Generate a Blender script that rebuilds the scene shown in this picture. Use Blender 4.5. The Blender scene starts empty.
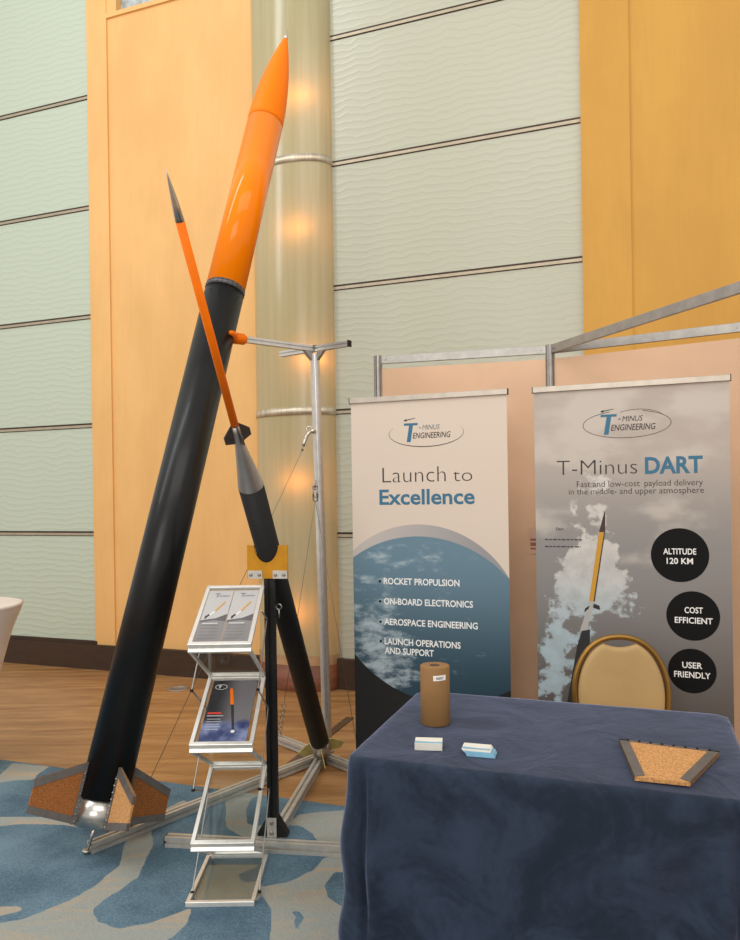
import bpy, bmesh, math, random
from mathutils import Vector, Matrix, noise
random.seed(7)
SC = bpy.context.scene
COL = SC.collection
R = math.radians

# ---------------------------------------------------------------- camera, world, lights, exposure
ROLL = 0.0148
cam_d = bpy.data.cameras.new('camera')
cam_d.sensor_fit = 'VERTICAL'; cam_d.sensor_height = 36.0; cam_d.sensor_width = 36.0
cam_d.lens = 740.0/940.0*36.0
cam_d.shift_y = 24.0/940.0
cam_d.clip_end = 60
cam = bpy.data.objects.new('camera', cam_d); COL.objects.link(cam)
cam.location = (0, 0, 1.55)
cam.rotation_euler = (R(90), ROLL, 0)
SC.camera = cam
SC.view_settings.view_transform = 'Standard'
SC.view_settings.look = 'None'
SC.view_settings.gamma = 1.0
SC.view_settings.use_curve_mapping = False
SC.view_settings.exposure = 0.0

def lin(r, g, b):
    def f(v):
        v = v/255.0
        return v/12.92 if v <= 0.04045 else ((v+0.055)/1.055)**2.4
    return (f(r), f(g), f(b), 1.0)

w = bpy.data.worlds.new('hall_ambient'); SC.world = w; w.use_nodes = True
w.node_tree.nodes['Background'].inputs[0].default_value = (1.0, 0.965, 0.92, 1)
w.node_tree.nodes['Background'].inputs[1].default_value = 0.78

def area(name, loc, target, sx, sy, power, col):
    l = bpy.data.lights.new(name, 'AREA'); l.shape = 'RECTANGLE'; l.size = sx; l.size_y = sy
    l.energy = power; l.color = col
    o = bpy.data.objects.new(name, l); COL.objects.link(o)
    o.location = loc
    d = Vector(target)-Vector(loc)
    o.rotation_euler = d.to_track_quat('-Z', 'Y').to_euler()
    return o
area('skylight', (0.6, -1.2, 7.6), (0.2, 3.2, 1.0), 7.0, 3.5, 190, (1.0, 0.97, 0.92))
area('front_fill_light', (-2.5, -4.5, 4.0), (-0.6, 4.5, 2.2), 4.0, 3.0, 150, (1.0, 0.97, 0.93))  # added fill from behind the camera, lifts rocket and front faces
area('clerestory_daylight', (-4.6, 2.6, 7.2), (-0.8, 4.6, 2.4), 0.7, 6.0, 140, (0.95, 0.98, 1.0))

# ---------------------------------------------------------------- node expression helper
class NT:
    def __init__(s, m): s.t = m.node_tree; s.n = s.t.nodes; s.l = s.t.links
    def node(s, typ, ins=None, **kw):
        nd = s.n.new(typ)
        for k, v in kw.items(): setattr(nd, k, v)
        for k, v in (ins or {}).items():
            if isinstance(v, X): s.l.new(v.o, nd.inputs[k])
            elif hasattr(v, 'is_linked'): s.l.new(v, nd.inputs[k])
            else: nd.inputs[k].default_value = v
        return nd
class X:
    def __init__(s, nt, o): s.nt = nt; s.o = o
    def _m(s, op, b=None, c=None, clamp=False):
        ins = {0: s}
        if b is not None: ins[1] = b
        if c is not None: ins[2] = c
        nd = s.nt.node('ShaderNodeMath', ins, operation=op, use_clamp=clamp)
        return X(s.nt, nd.outputs[0])
    def __add__(s, b): return s._m('ADD', b)
    __radd__ = __add__
    def __sub__(s, b): return s._m('SUBTRACT', b)
    def __rsub__(s, b): return (s*-1.0)+b
    def __mul__(s, b): return s._m('MULTIPLY', b)
    __rmul__ = __mul__
    def __truediv__(s, b): return s._m('DIVIDE', b)
    def sqrt(s): return s._m('SQRT')
    def sin(s): return s._m('SINE')
    def max(s, b): return s._m('MAXIMUM', b)
    def min(s, b): return s._m('MINIMUM', b)
    def abs(s): return s._m('ABSOLUTE')
    def step(s, a, b):
        nd = s.nt.node('ShaderNodeMapRange', {0: s, 1: a, 2: b}, interpolation_type='SMOOTHSTEP')
        return X(s.nt, nd.outputs[0])
def mixc(nt, fac, a, b):
    nd = nt.node('ShaderNodeMix', {}, data_type='RGBA')
    for i, v in ((0, fac), (6, a), (7, b)):
        if isinstance(v, X): nt.l.new(v.o, nd.inputs[i])
        else: nd.inputs[i].default_value = v
    return X(nt, nd.outputs[2])
def coords(nt):
    tc = nt.node('ShaderNodeTexCoord')
    sp = nt.node('ShaderNodeSeparateXYZ', {0: tc.outputs['Object']})
    return tc.outputs['Object'], X(nt, sp.outputs[0]), X(nt, sp.outputs[1]), X(nt, sp.outputs[2])
def fbm(nt, vec, scale, detail=4, rough=.55, loc=(0, 0, 0), sc=(1, 1, 1), rot=(0, 0, 0), dist=0.0):
    mp = nt.node('ShaderNodeMapping', {0: vec, 'Location': loc, 'Scale': sc, 'Rotation': rot})
    nd = nt.node('ShaderNodeTexNoise', {'Vector': mp.outputs[0], 'Scale': scale, 'Detail': detail, 'Roughness': rough, 'Distortion': dist})
    return X(nt, nd.outputs[0])

MATS = {}
def mat(name, col, rough=.5, metal=0.0, vary=0.06, vscale=9.0, bump=0.0, bscale=60.0, coat=0.0, sheen=0.0, spec=.5, stretch=(1, 1, 1), emit=None):
    m = bpy.data.materials.new(name); m.use_nodes = True
    nt = NT(m); p = nt.n['Principled BSDF']
    p.inputs['Roughness'].default_value = rough; p.inputs['Metallic'].default_value = metal
    p.inputs['Coat Weight'].default_value = coat; p.inputs['Coat Roughness'].default_value = .08
    p.inputs['Sheen Weight'].default_value = sheen
    p.inputs['Specular IOR Level'].default_value = spec
    v, x, y, z = coords(nt)
    c = lin(*col)
    if vary > 0:
        f = fbm(nt, v, vscale, 3, .6, sc=stretch)
        a = tuple(q*(1-vary*1.6) for q in c[:3])+(1,); b = tuple(min(1, q*(1+vary*1.6)) for q in c[:3])+(1,)
        cc = mixc(nt, f.step(.3, .7), a, b)
        nt.l.new(cc.o, p.inputs['Base Color'])
    else:
        p.inputs['Base Color'].default_value = c
    if bump > 0:
        f = fbm(nt, v, bscale, 3, .6, sc=stretch)
        bn = nt.node('ShaderNodeBump', {'Height': f, 'Strength': bump, 'Distance': .01})
        nt.l.new(bn.outputs[0], p.inputs['Normal'])
    if emit:
        p.inputs['Emission Color'].default_value = lin(*emit[0]); p.inputs['Emission Strength'].default_value = emit[1]
    MATS[name] = m
    return m

# ---------------------------------------------------------------- mesh builder
class MB:
    def __init__(s): s.v = []; s.f = []; s.mi = []; s.sm = []; s.cur = 0; s.smooth = False
    def add(s, vs, fs, smooth=None):
        b = len(s.v); s.v += [Vector(q) for q in vs]
        for f in fs:
            s.f.append([b+i for i in f]); s.mi.append(s.cur); s.sm.append(s.smooth if smooth is None else smooth)
        return s
    def hexa(s, p):
        return s.add(p, [(0, 3, 2, 1), (4, 5, 6, 7), (0, 1, 5, 4), (1, 2, 6, 5), (2, 3, 7, 6), (3, 0, 4, 7)], False)
    def box(s, c, sz, M=None):
        x, y, z = sz[0]/2, sz[1]/2, sz[2]/2
        p = [Vector(q) for q in ((-x, -y, -z), (x, -y, -z), (x, y, -z), (-x, y, -z), (-x, -y, z), (x, -y, z), (x, y, z), (-x, y, z))]
        if M is not None: p = [M @ q for q in p]
        c = Vector(c)
        return s.hexa([q+c for q in p])
    def prism(s, poly, d0, d1, O, U, V, N):
        """polygon (u,v) in plane O,U,V thickened from d0 to d1 along N"""
        O = Vector(O); n = len(poly)
        a = [O+U*u+V*v+N*d0 for u, v in poly]; b = [O+U*u+V*v+N*d1 for u, v in poly]
        fs = [tuple(range(n))[::-1], tuple(range(n, 2*n))]+[(i, (i+1) % n, n+(i+1) % n, n+i) for i in range(n)]
        return s.add(a+b, fs, False)
    def sheet(s, poly, O, U, V, N, off=0.0):
        O = Vector(O)
        return s.add([O+U*u+V*v+N*off for u, v in poly], [tuple(range(len(poly)))], False)
    def sweep(s, prof, p0, p1, up=Vector((0, 0, 1)), caps=True, smooth=False):
        """2-D profile polygon extruded from p0 to p1"""
        p0 = Vector(p0); p1 = Vector(p1); d = (p1-p0).normalized()
        if abs(d.dot(up)) > .98: up = Vector((0, 1, 0))
        x = d.cross(up).normalized(); y = x.cross(d).normalized(); n = len(prof)
        a = [p0+x*u+y*v for u, v in prof]; b = [p1+x*u+y*v for u, v in prof]
        fs = [(i, (i+1) % n, n+(i+1) % n, n+i) for i in range(n)]
        s.add(a+b, fs, smooth)
        if caps: s.add(a+b, [tuple(range(n))[::-1], tuple(range(n, 2*n))], False)
        return s
    def bar(s, p0, p1, w_, h_, up=Vector((0, 0, 1))):
        a, b = w_/2, h_/2; e = min(a, b)*.18
        return s.sweep([(-a+e, -b), (a-e, -b), (a, -b+e), (a, b-e), (a-e, b), (-a+e, b), (-a, b-e), (-a, -b+e)], p0, p1, up)
    def slot(s, p0, p1, k=.045, up=Vector((0, 0, 1))):
        """T-slot aluminium extrusion"""
        h = k/2; g = k*.13; dp = k*.26; r = []
        side = [(-h, -h), (-g, -h), (-g, -h+dp), (g, -h+dp), (g, -h), ]
        for q in range(4):
            c_, s_ = (1, 0, -1, 0)[q], (0, 1, 0, -1)[q]
            for u, v in side: r.append((u*c_-v*s_, u*s_+v*c_))
        return s.sweep(r, p0, p1, up)
    def lathe(s, prof, O, D, seg=32, smooth=True, caps=(True, True)):
        """(t along D, radius) rings"""
        O = Vector(O); D = Vector(D).normalized()
        x = D.cross(Vector((0, 1, 0.02))).normalized(); y = D.cross(x).normalized()
        vs = []; fs = []; n = len(prof)
        for t, r in prof:
            for k in range(seg):
                a = 2*math.pi*k/seg
                vs.append(O+D*t+(x*math.cos(a)+y*math.sin(a))*max(r, 1e-5))
        for i in range(n-1):
            for k in range(seg):
                k2 = (k+1) % seg
                fs.append((i*seg+k, i*seg+k2, (i+1)*seg+k2, (i+1)*seg+k))
        s.add(vs, fs, smooth)
        if caps[0]: s.add(vs[:seg], [tuple(range(seg))[::-1]], False)
        if caps[1]: s.add(vs[-seg:], [tuple(range(seg))], False)
        return s
    def tube(s, pts, r, seg=10, caps=True):
        pts = [Vector(p) for p in pts]; vs = []; fs = []; n = len(pts); px = None
        for i, p in enumerate(pts):
            d = ((pts[min(i+1, n-1)]-pts[max(i-1, 0)])).normalized()
            if px is None:
                px = d.cross(Vector((0, 0, 1)) if abs(d.z) < .9 else Vector((0, 1, 0))).normalized()
            else:
                px = (px-d*px.dot(d)).normalized()
            py = d.cross(px)
            rr = r[i] if isinstance(r, (list, tuple)) else r
            for k in range(seg):
                a = 2*math.pi*k/seg; vs.append(p+(px*math.cos(a)+py*math.sin(a))*rr)
        for i in range(n-1):
            for k in range(seg):
                k2 = (k+1) % seg; fs.append((i*seg+k, i*seg+k2, (i+1)*seg+k2, (i+1)*seg+k))
        s.add(vs, fs, True)
        if caps:
            s.add(vs[:seg], [tuple(range(seg))[::-1]], False); s.add(vs[-seg:], [tuple(range(seg))], False)
        return s
    def ring(s, c, r, t, nrm, seg=20):
        c = Vector(c); nrm = Vector(nrm).normalized()
        a = nrm.orthogonal().normalized(); b = nrm.cross(a)
        pts = [c+(a*math.cos(2*math.pi*k/seg)+b*math.sin(2*math.pi*k/seg))*r for k in range(seg+1)]
        return s.tube(pts, t, 6, False)
    def ball(s, c, r, seg=10):
        return s.lathe([(-r*math.cos(math.pi*i/6), r*math.sin(math.pi*i/6)) for i in range(7)], c, (0, 0, 1), seg, True, (False, False))
    def build(s, name, m, parent=None, origin=None):
        org = Vector(origin) if origin is not None else Vector((0, 0, 0))
        if parent is not None: org = parent['_o'] if False else ORIG[parent.name]
        me = bpy.data.meshes.new(name)
        me.from_pydata([q-org for q in s.v], [], s.f)
        ms = m if isinstance(m, (list, tuple)) else [m]
        for q in ms: me.materials.append(q)
        me.polygons.foreach_set('material_index', s.mi)
        me.polygons.foreach_set('use_smooth', s.sm)
        bm = bmesh.new(); bm.from_mesh(me)
        bmesh.ops.remove_doubles(bm, verts=bm.verts, dist=1e-6)
        bmesh.ops.recalc_face_normals(bm, faces=bm.faces)
        bm.to_mesh(me); bm.free()
        o = bpy.data.objects.new(name, me); COL.objects.link(o)
        if parent is not None:
            o.parent = parent
        else:
            o.location = org
        ORIG[o.name] = org
        return o
ORIG = {}
def tag(o, label, cat, group=None):
    o['label'] = label; o['category'] = cat
    if group: o['group'] = group
    return o
def thing(name, loc, label, cat, group=None):
    o = bpy.data.objects.new(name, None); COL.objects.link(o); o.location = loc
    o.empty_display_size = .05
    ORIG[o.name] = Vector(loc)
    return tag(o, label, cat, group)
def struct(name, mb, m):
    o = mb.build(name, m); o['kind'] = 'structure'; return o

def text_geo(s, shear=0.0, thick=0.0):
    cu = bpy.data.curves.new('lettering', 'FONT'); cu.body = s; cu.size = 1; cu.shear = shear; cu.offset = thick
    cu.resolution_u = 3; cu.fill_mode = 'FRONT'
    ob = bpy.data.objects.new('lettering', cu); COL.objects.link(ob)
    bpy.context.view_layer.update()
    ev = ob.evaluated_get(bpy.context.evaluated_depsgraph_get())
    me = bpy.data.meshes.new_from_object(ev)
    vs = [v.co.copy() for v in me.vertices]; fs = [tuple(p.vertices) for p in me.polygons]
    bpy.data.objects.remove(ob); bpy.data.curves.remove(cu); bpy.data.meshes.remove(me)
    return vs, fs
CAPH = {}
def put_text(mb, s, u0, u1, z, cap, O, U, V, N, off=.0012, shear=0.0, thick=0.0, slope=0.0):
    vs, fs = text_geo(s, shear, thick)
    if not vs: return
    k = thick
    if k not in CAPH:
        hv, _ = text_geo('H', 0, thick); CAPH[k] = max(q.y for q in hv)
    x0 = min(q.x for q in vs); x1 = max(q.x for q in vs)
    sx = (u1-u0)/(x1-x0); sy = cap/CAPH[k]
    O = Vector(O)
    mb.add([O+U*(u0+(q.x-x0)*sx)+V*(z+q.y*sy+slope*(q.x-x0)*sx)+N*off for q in vs], fs, False)
def ellarc(mb, cu, cz, a, b, t0, t1, wd, O, U, V, N, off=.0012, seg=40, taper=False):
    O = Vector(O); vs = []; fs = []
    for i in range(seg+1):
        t = R(t0+(t1-t0)*i/seg)
        k = wd*(math.sin(math.pi*i/seg)*.8+.2) if taper else wd
        for q in (-.5, .5):
            vs.append(O+U*(cu+(a+q*k)*math.cos(t))+V*(cz+(b+q*k)*math.sin(t))+N*off)
    for i in range(seg): fs.append((2*i, 2*i+1, 2*i+3, 2*i+2))
    mb.add(vs, fs, False)
def disc(cu, cz, r, seg=48, rz=None):
    rz = rz or r
    return [(cu+r*math.cos(2*math.pi*i/seg), cz+rz*math.sin(2*math.pi*i/seg)) for i in range(seg)]

# ---------------------------------------------------------------- materials
ALU = mat('aluminium_extrusion', (196, 192, 184), .46, .45, .05, 30)
POLEM = mat('bright_pole', (212, 208, 202), .3, .75, .04, 30)
ALU_D = mat('dull_aluminium', (168, 164, 158), .42, .7, .06, 20)
STEEL = mat('polished_steel', (205, 198, 188), .25, .9, .05, 14)
RAILM = mat('satin_rail', (178, 166, 144), .45, .5, .05, 14)
BANDM = mat('brushed_band', (206, 194, 172), .42, .65, .10, 5, stretch=(5, 5, .1))
DARK_GAP = mat('dark_bronze', (62, 40, 26), .45, .3, .1, 20)
BLACK_TUBE = mat('satin_black_tube', (15, 15, 16), .34, 0, .12, 6, coat=.05, spec=.3)
BLACK_CARBON = mat('black_carbon_wrap', (15, 15, 15), .55, 0, .25, 90, spec=.35, stretch=(1, 1, .25))
BLACK_MET = mat('black_anodised', (14, 14, 15), .45, .2, .1, 20)
ORANGE = mat('glossy_orange_paint', (255, 134, 0), .14, 0, .01, 4, coat=.25, spec=.12)
ORANGE_N = mat('nose_orange_paint', (255, 128, 0), .5, 0, .01, 4, spec=.15)
ORANGE_S = mat('satin_orange_paint', (248, 120, 4), .45, 0, .03, 8, spec=.15)
SILVER = mat('turned_silver', (190, 187, 182), .28, 1.0, .06, 40, stretch=(1, 1, 6))
CONE_SIL = mat('cone_silver', (176, 172, 168), .42, .85, .04, 12)
GUNMET = mat('fin_gunmetal', (74, 68, 62), .5, .3, .1, 25)
EDGE = mat('grey_fin_edging', (122, 116, 112), .45, .5, .06, 30)
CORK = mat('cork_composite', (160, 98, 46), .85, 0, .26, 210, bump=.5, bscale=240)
CORK_LIT = mat('lit_cork_composite', (205, 150, 92), .85, 0, .22, 210, bump=.5, bscale=240)  # lit copy of the cork, light on facing fins put into the colour
GOLDPL = mat('gold_anodised_plate', (192, 134, 24), .42, .55, .05, 15)
YELFIN = mat('pale_yellow_fin', (190, 176, 104), .5, 0, .06, 20)
BOLT = mat('steel_bolt', (160, 156, 150), .3, 1.0, .05, 60)
CABLE = mat('steel_cable', (128, 120, 108), .4, .8, .05, 80)

def wavy_glass(name, c1, rough=.28):
    m = mat(name, c1, rough, 0, 0)
    nt = NT(m); p = nt.n['Principled BSDF']
    v, x, y, z = coords(nt)
    wob = fbm(nt, v, 3.2, 3, .5, rot=(0, 0, R(19.8)), sc=(1, 1, .7))
    wob2 = fbm(nt, v, 9.0, 2, .5, rot=(0, 0, R(19.8)))
    ph = z*118.0 + wob*16.0 + wob2*5.0
    h = ph.sin()
    h = h.max(-.25)
    bn = nt.node('ShaderNodeBump', {'Height': h, 'Strength': .11, 'Distance': .010})
    nt.l.new(bn.outputs[0], p.inputs['Normal'])
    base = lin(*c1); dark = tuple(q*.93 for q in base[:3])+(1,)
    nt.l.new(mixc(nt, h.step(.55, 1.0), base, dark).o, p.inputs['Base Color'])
    return m
GLASS_L = wavy_glass('daylit_green_wave_glass', (193, 204, 185))  # cooler tint holds the daylight on the left panels
GLASS_R = wavy_glass('warmlit_green_wave_glass', (189, 190, 170))  # same glass, warm light on the right panels put into the tint
def plaster(name, col, bump=.05):
    m = mat(name, col, .62, 0, 0)
    nt = NT(m); p = nt.n['Principled BSDF']; v, x, y, z = coords(nt)
    f = fbm(nt, v, 1.6, 4, .6, sc=(1, 1, .5)); g = fbm(nt, v, 14, 2, .5, sc=(3, 3, .2))
    c = lin(*col); a = tuple(q*k for q, k in zip(c[:3], (.93, .90, .84)))+(1,); b = tuple(min(1, q*1.05) for q in c[:3])+(1,)
    nt.l.new(mixc(nt, (f*.85+g*.15).step(.32, .68), a, b).o, p.inputs['Base Color'])
    return m
PLASTER = plaster('apricot_plaster', (234, 184, 116))
PLASTER_R = plaster('amber_plaster', (208, 156, 64))
BASEB = mat('dark_brown_baseboard', (60, 40, 24), .5, 0, .1, 5, stretch=(1, 1, 5))
BASEB_LIT = mat('lit_brown_plinth', (120, 66, 36), .45, 0, .15, 5, stretch=(1, 1, 5))  # lit copy of the baseboard brown, light on the plinth put into colour

# wood floor
def wood():
    m = bpy.data.materials.new('oak_laminate_floor'); m.use_nodes = True
    nt = NT(m); p = nt.n['Principled BSDF']; p.inputs['Roughness'].default_value = .42
    v, x, y, z = coords(nt)
    g1 = fbm(nt, v, 2.4, 6, .65, rot=(0, 0, R(19.8)), sc=(.55, 5.0, 1), dist=.4)
    g2 = fbm(nt, v, 7.0, 5, .6, rot=(0, 0, R(19.8)), sc=(.35, 9.0, 1), dist=.2)
    f = (g1*.65+g2*.35).step(.30, .70)
    c = mixc(nt, f, lin(140, 94, 50), lin(192, 146, 94))
    mp = nt.node('ShaderNodeMapping', {0: v, 'Rotation': (0, 0, R(19.8))})
    br = nt.node('ShaderNodeTexBrick', {'Vector': mp.outputs[0], 'Scale': 1.0, 'Mortar Size': .0014, 'Brick Width': 2.6, 'Row Height': .32, 'Color1': (1, 1, 1, 1), 'Color2': (.88, .86, .84, 1), 'Mortar': (.5, .42, .36, 1)})
    mul = nt.node('ShaderNodeMix', {0: 1.0, 6: c, 7: br.outputs[0]}, data_type='RGBA', blend_type='MULTIPLY')
    nt.l.new(mul.outputs[2], p.inputs['Base Color'])
    bn = nt.node('ShaderNodeBump', {'Height': g2, 'Strength': .06, 'Distance': .01}); nt.l.new(bn.outputs[0], p.inputs['Normal'])
    return m
WOOD = wood()

# ---------------------------------------------------------------- wall frame
TH = R(19.8)
E1 = Vector((math.cos(TH), -math.sin(TH), 0)); EN = Vector((math.sin(TH), math.cos(TH), 0)); UP = Vector((0, 0, 1))
W0 = Vector((-.247, 5.926, 0))
def WP(s_, t, z): return W0+E1*s_-EN*t+UP*z        # s along the wall, t out of the wall towards the hall
def wbox(mb, s0, s1, t0, t1, z0, z1):
    mb.hexa([WP(s0, t1, z0), WP(s1, t1, z0), WP(s1, t0, z0), WP(s0, t0, z0), WP(s0, t1, z1), WP(s1, t1, z1), WP(s1, t0, z1), WP(s0, t0, z1)])
    return mb
def quad_grid(mb, s0, s1, t, z0, z1):
    mb.add([WP(s0, t, z0), WP(s1, t, z0), WP(s1, t, z1), WP(s0, t, z1)], [(0, 1, 2, 3)], False)

ZJ = [.243, 1.236, 2.222, 3.214, 4.206, 5.212, 6.2]
# floor
mb = MB(); mb.add([(-7, -2, 0), (7, -2, 0), (7, 9, 0), (-7, 9, 0)], [(0, 1, 2, 3)], False)
struct('floor', mb, WOOD)
# glass faced walls
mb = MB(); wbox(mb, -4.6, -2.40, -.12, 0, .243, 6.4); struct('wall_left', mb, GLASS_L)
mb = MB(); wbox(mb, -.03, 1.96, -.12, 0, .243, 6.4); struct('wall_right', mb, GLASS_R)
# joint strips: dark brown line above a slim steel rail
k = 0
for (a, b) in ((-4.6, -2.402), (-.02, 1.90)):
    for z in ZJ[1:-1]:
        k += 1
        mb = MB()
        mb.cur = 0; wbox(mb, a, b, 0, .006, z-.004, z+.012)
        mb.cur = 1; wbox(mb, a, b, 0, .010, z-.026, z-.004)
        mb.cur = 0; wbox(mb, a, b, 0, .004, z-.032, z-.026)
        struct('trim_%d' % k, mb, [DARK_GAP, RAILM])
# apricot plaster bay left of the glass column
mb = MB()
wbox(mb, -2.402, -.68, -.12, .002, 0, 5.86); wbox(mb, -2.402, -2.185, -.12, .020, 0, 6.4)
wbox(mb, -2.185, -.68, -.12, .020, 5.86, 5.90); wbox(mb, -.80, -.68, -.12, .002, 5.9, 6.4); wbox(mb, -2.185, -2.08, -.12, .012, 5.9, 6.4)
wbox(mb, -2.4, -.68, -.12, .01, 6.35, 6.4)
struct('wall_center', mb, PLASTER)
mb = MB(); quad_grid(mb, -2.19, -.70, -.06, 5.88, 6.4); struct('window_1', mb, mat('grey_clerestory_glass', (176, 186, 186), .3, 0, .2, 16))
# amber plaster pier on the right
mb = MB(); wbox(mb, 1.905, 2.232, -.12, .045, 0, 6.4); wbox(mb, 2.232, 7.0, -.12, .03, 0, 6.4)
struct('wall_side', mb, PLASTER_R)
# baseboards
mb = MB(); wbox(mb, -4.6, -.70, .0, .055, 0, .222); wbox(mb, -4.6, -2.38, 0, .02, .222, .252); struct('baseboard_left', mb, BASEB)
mb = MB(); wbox(mb, -.02, 1.905, .0, .05, 0, .24); struct('baseboard_right', mb, BASEB)

# frosted glass half column with lamps inside
def col_arc(t_out, n=26, s0=-.71, s1=-.018):
    r = []
    for i in range(n+1):
        a = math.pi*i/n
        c_ = math.cos(a); sgn = 1 if c_ >= 0 else -1
        u = -c_
        r.append((s0+(s1-s0)*(u+1)/2, t_out*abs(math.sin(a))**.85))
    return r
def shell(mb, arc, z0, z1, smooth=True):
    vs = [WP(s_, t, z0) for s_, t in arc]+[WP(s_, t, z1) for s_, t in arc]; n = len(arc)
    mb.add(vs, [(i, i+1, n+i+1, n+i) for i in range(n-1)], smooth)
def frosted():
    m = bpy.data.materials.new('frosted_column_glass'); m.use_nodes = True
    nt = NT(m); n = nt.n; n.remove(n['Principled BSDF'])
    v, x, y, z = coords(nt)
    f = fbm(nt, v, 10, 3, .6, sc=(1.6, 1.6, .06), rot=(0, 0, R(19.8)))
    c = mixc(nt, f.step(.25, .75), lin(212, 202, 154), lin(222, 214, 172))
    d = nt.node('ShaderNodeBsdfDiffuse', {0: c}); t = nt.node('ShaderNodeBsdfTranslucent', {0: c})
    mx = nt.node('ShaderNodeMixShader', {0: .42}); nt.l.new(d.outputs[0], mx.inputs[1]); nt.l.new(t.outputs[0], mx.inputs[2])
    g = nt.node('ShaderNodeBsdfGlossy', {'Color': (1, 1, 1, 1), 'Roughness': .18})
    lw = nt.node('ShaderNodeFresnel', {'IOR': 1.4})
    m2 = nt.node('ShaderNodeMixShader', {0: lw.outputs[0]}); nt.l.new(mx.outputs[0], m2.inputs[1]); nt.l.new(g.outputs[0], m2.inputs[2])
    nt.l.new(m2.outputs[0], n['Material Output'].inputs[0])
    return m
FROST = frosted()
mb = MB(); shell(mb, col_arc(.20), .27, 6.3)
struct('wall_column', mb, FROST)
mb = MB(); wbox(mb, -.70, -.02, -.10, -.09, .0, 6.3); struct('wall_back', mb, mat('dim_column_backing', (120, 108, 80), .8))
k = 20
for z in (2.184, 4.180):
    k += 1
    mb = MB(); arc = col_arc(.208, s0=-.715, s1=-.012)
    for z0, z1 in ((z, z+.058),): shell(mb, arc, z0, z1)
    n = len(arc)
    inn = col_arc(.195, s0=-.708, s1=-.02)
    for zz in (z, z+.058):
        mb.add([WP(s_, t, zz) for s_, t in arc]+[WP(s_, t, zz) for s_, t in inn], [(i, i+1, n+i+1, n+i) for i in range(n-1)], False)
    struct('trim_%d' % k, mb, BANDM)
mb = MB()
arc = col_arc(.22, s0=-.715, s1=-.012); shell(mb, arc, 0, .205); mb.add([WP(s_, t, .205) for s_, t in arc], [tuple(range(len(arc)))], False)
mb.cur = 1; arc = col_arc(.21, s0=-.713, s1=-.014); shell(mb, arc, .205, .28)
struct('baseboard_column', mb, [BASEB_LIT, mat('brushed_plinth_band', (206, 170, 130), .4, .5, .05, 12)])
LAMP = mat('warm_lamp_glass', (255, 190, 110), .4, 0, 0, emit=((255, 158, 64), 7.5))
LWH = ('fourth from the floor, second from the top', )
for i, (s_, z) in enumerate(((-.33, .62), (-.30, 1.66), (-.19, 2.62), (-.27, 3.66), (-.25, 4.70))):
    mb = MB(); mb.lathe([(-.11, .004), (-.10, .03), (-.055, .046), (0, .050), (.055, .046), (.10, .03), (.11, .004)], WP(s_, .085, z), E1, 16)
    o = mb.build('column_lamp', LAMP, origin=WP(s_, .085, z))
    tag(o, ('warm round lamp lowest in the frosted glass column, behind the silver pole base',
            'warm round lamp in the frosted column beside the steel guy wire turnbuckle',
            'warm round lamp in the frosted column just below the cross arms of the pole',
            'warm round lamp in the frosted column right of the orange rocket body',
            'warm round lamp in the frosted column right of the orange nose cone')[i], 'lamp', 'lamps inside the frosted column')

# ---------------------------------------------------------------- carpet with swirls
def to_floor(x, y):
    c_, s_ = math.cos(ROLL), math.sin(ROLL); u = x-370; v = 494-y
    dx, dz = (u*c_+v*s_)/740, (-u*s_+v*c_)/740
    t = -1.55/dz
    return (dx*t, t)
RAW = [
    [(12, 764), (50, 767), (38, 775), (33, 781), (15, 781), (-60, 792), (-60, 776), (0, 776)],
    [(-60, 816), (0, 818), (50, 818), (72, 823), (115, 825), (150, 818), (185, 800), (190, 806), (150, 828), (120, 834), (60, 826), (25, 825), (-60, 832)],
    [(128, 838), (140, 834), (152, 831), (154, 845), (144, 865), (138, 878), (123, 890), (103, 901), (94, 910), (96, 922), (118, 930), (150, 925), (180, 914), (192, 908), (186, 925), (165, 945), (150, 1000), (-80, 1000), (-80, 928), (0, 925), (25, 920), (64, 904), (97, 886), (118, 868)],
    [(225, 802), (246, 794), (268, 792), (270, 838), (243, 838), (226, 828)],
    [(296, 818), (300, 815), (345, 811), (420, 811), (420, 846), (345, 843), (318, 842), (312, 834), (300, 826), (282, 826)],
    [(262, 889), (292, 882), (314, 871), (324, 859), (345, 853), (420, 853), (420, 875), (334, 873), (324, 886), (328, 898), (344, 910), (346, 940), (340, 1000), (271, 1000), (271, 910), (264, 900)],
    [(206, 866), (266, 866), (258, 902), (196, 902), (190, 896)],
    [(-80, 905), (0, 908), (20, 907), (25, 912), (0, 918), (-80, 925)],
]
HOLES = [[(246, 812), (252, 800), (266, 794), (268, 820), (258, 828), (246, 824)], [(289, 911), (298, 912), (304, 920), (296, 934), (293, 925), (296, 918)], [(237, 876), (262, 866), (266, 866), (260, 882), (244, 884)]]
POLYS = [[to_floor(*q) for q in p] for p in RAW]; HP = [[to_floor(*q) for q in p] for p in HOLES]
def inside(p, x, y):
    c = False; n = len(p); j = n-1
    for i in range(n):
        xi, yi = p[i]; xj, yj = p[j]
        if (yi > y) != (yj > y) and x < (xj-xi)*(y-yi)/(yj-yi)+xi: c = not c
        j = i
    return c
BBX = [(min(q[0] for q in p), max(q[0] for q in p), min(q[1] for q in p), max(q[1] for q in p)) for p in POLYS]
def beige(x, y):
    wx = x+.007*noise.noise((x*9, y*9, 1.3)); wy = y+.007*noise.noise((x*9, y*9, 7.7))
    for p in HP:
        if inside(p, wx, wy): return 0.0
    for p, b in zip(POLYS, BBX):
        if b[0] <= wx <= b[1] and b[2] <= wy <= b[3] and inside(p, wx, wy): return 1.0
    return 0.0
CE = Vector((math.cos(R(19.45)), -math.sin(R(19.45)), 0)); CN = Vector((math.sin(R(19.45)), math.cos(R(19.45)), 0))
C0 = Vector((-.537, 3.804, 0))
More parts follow.
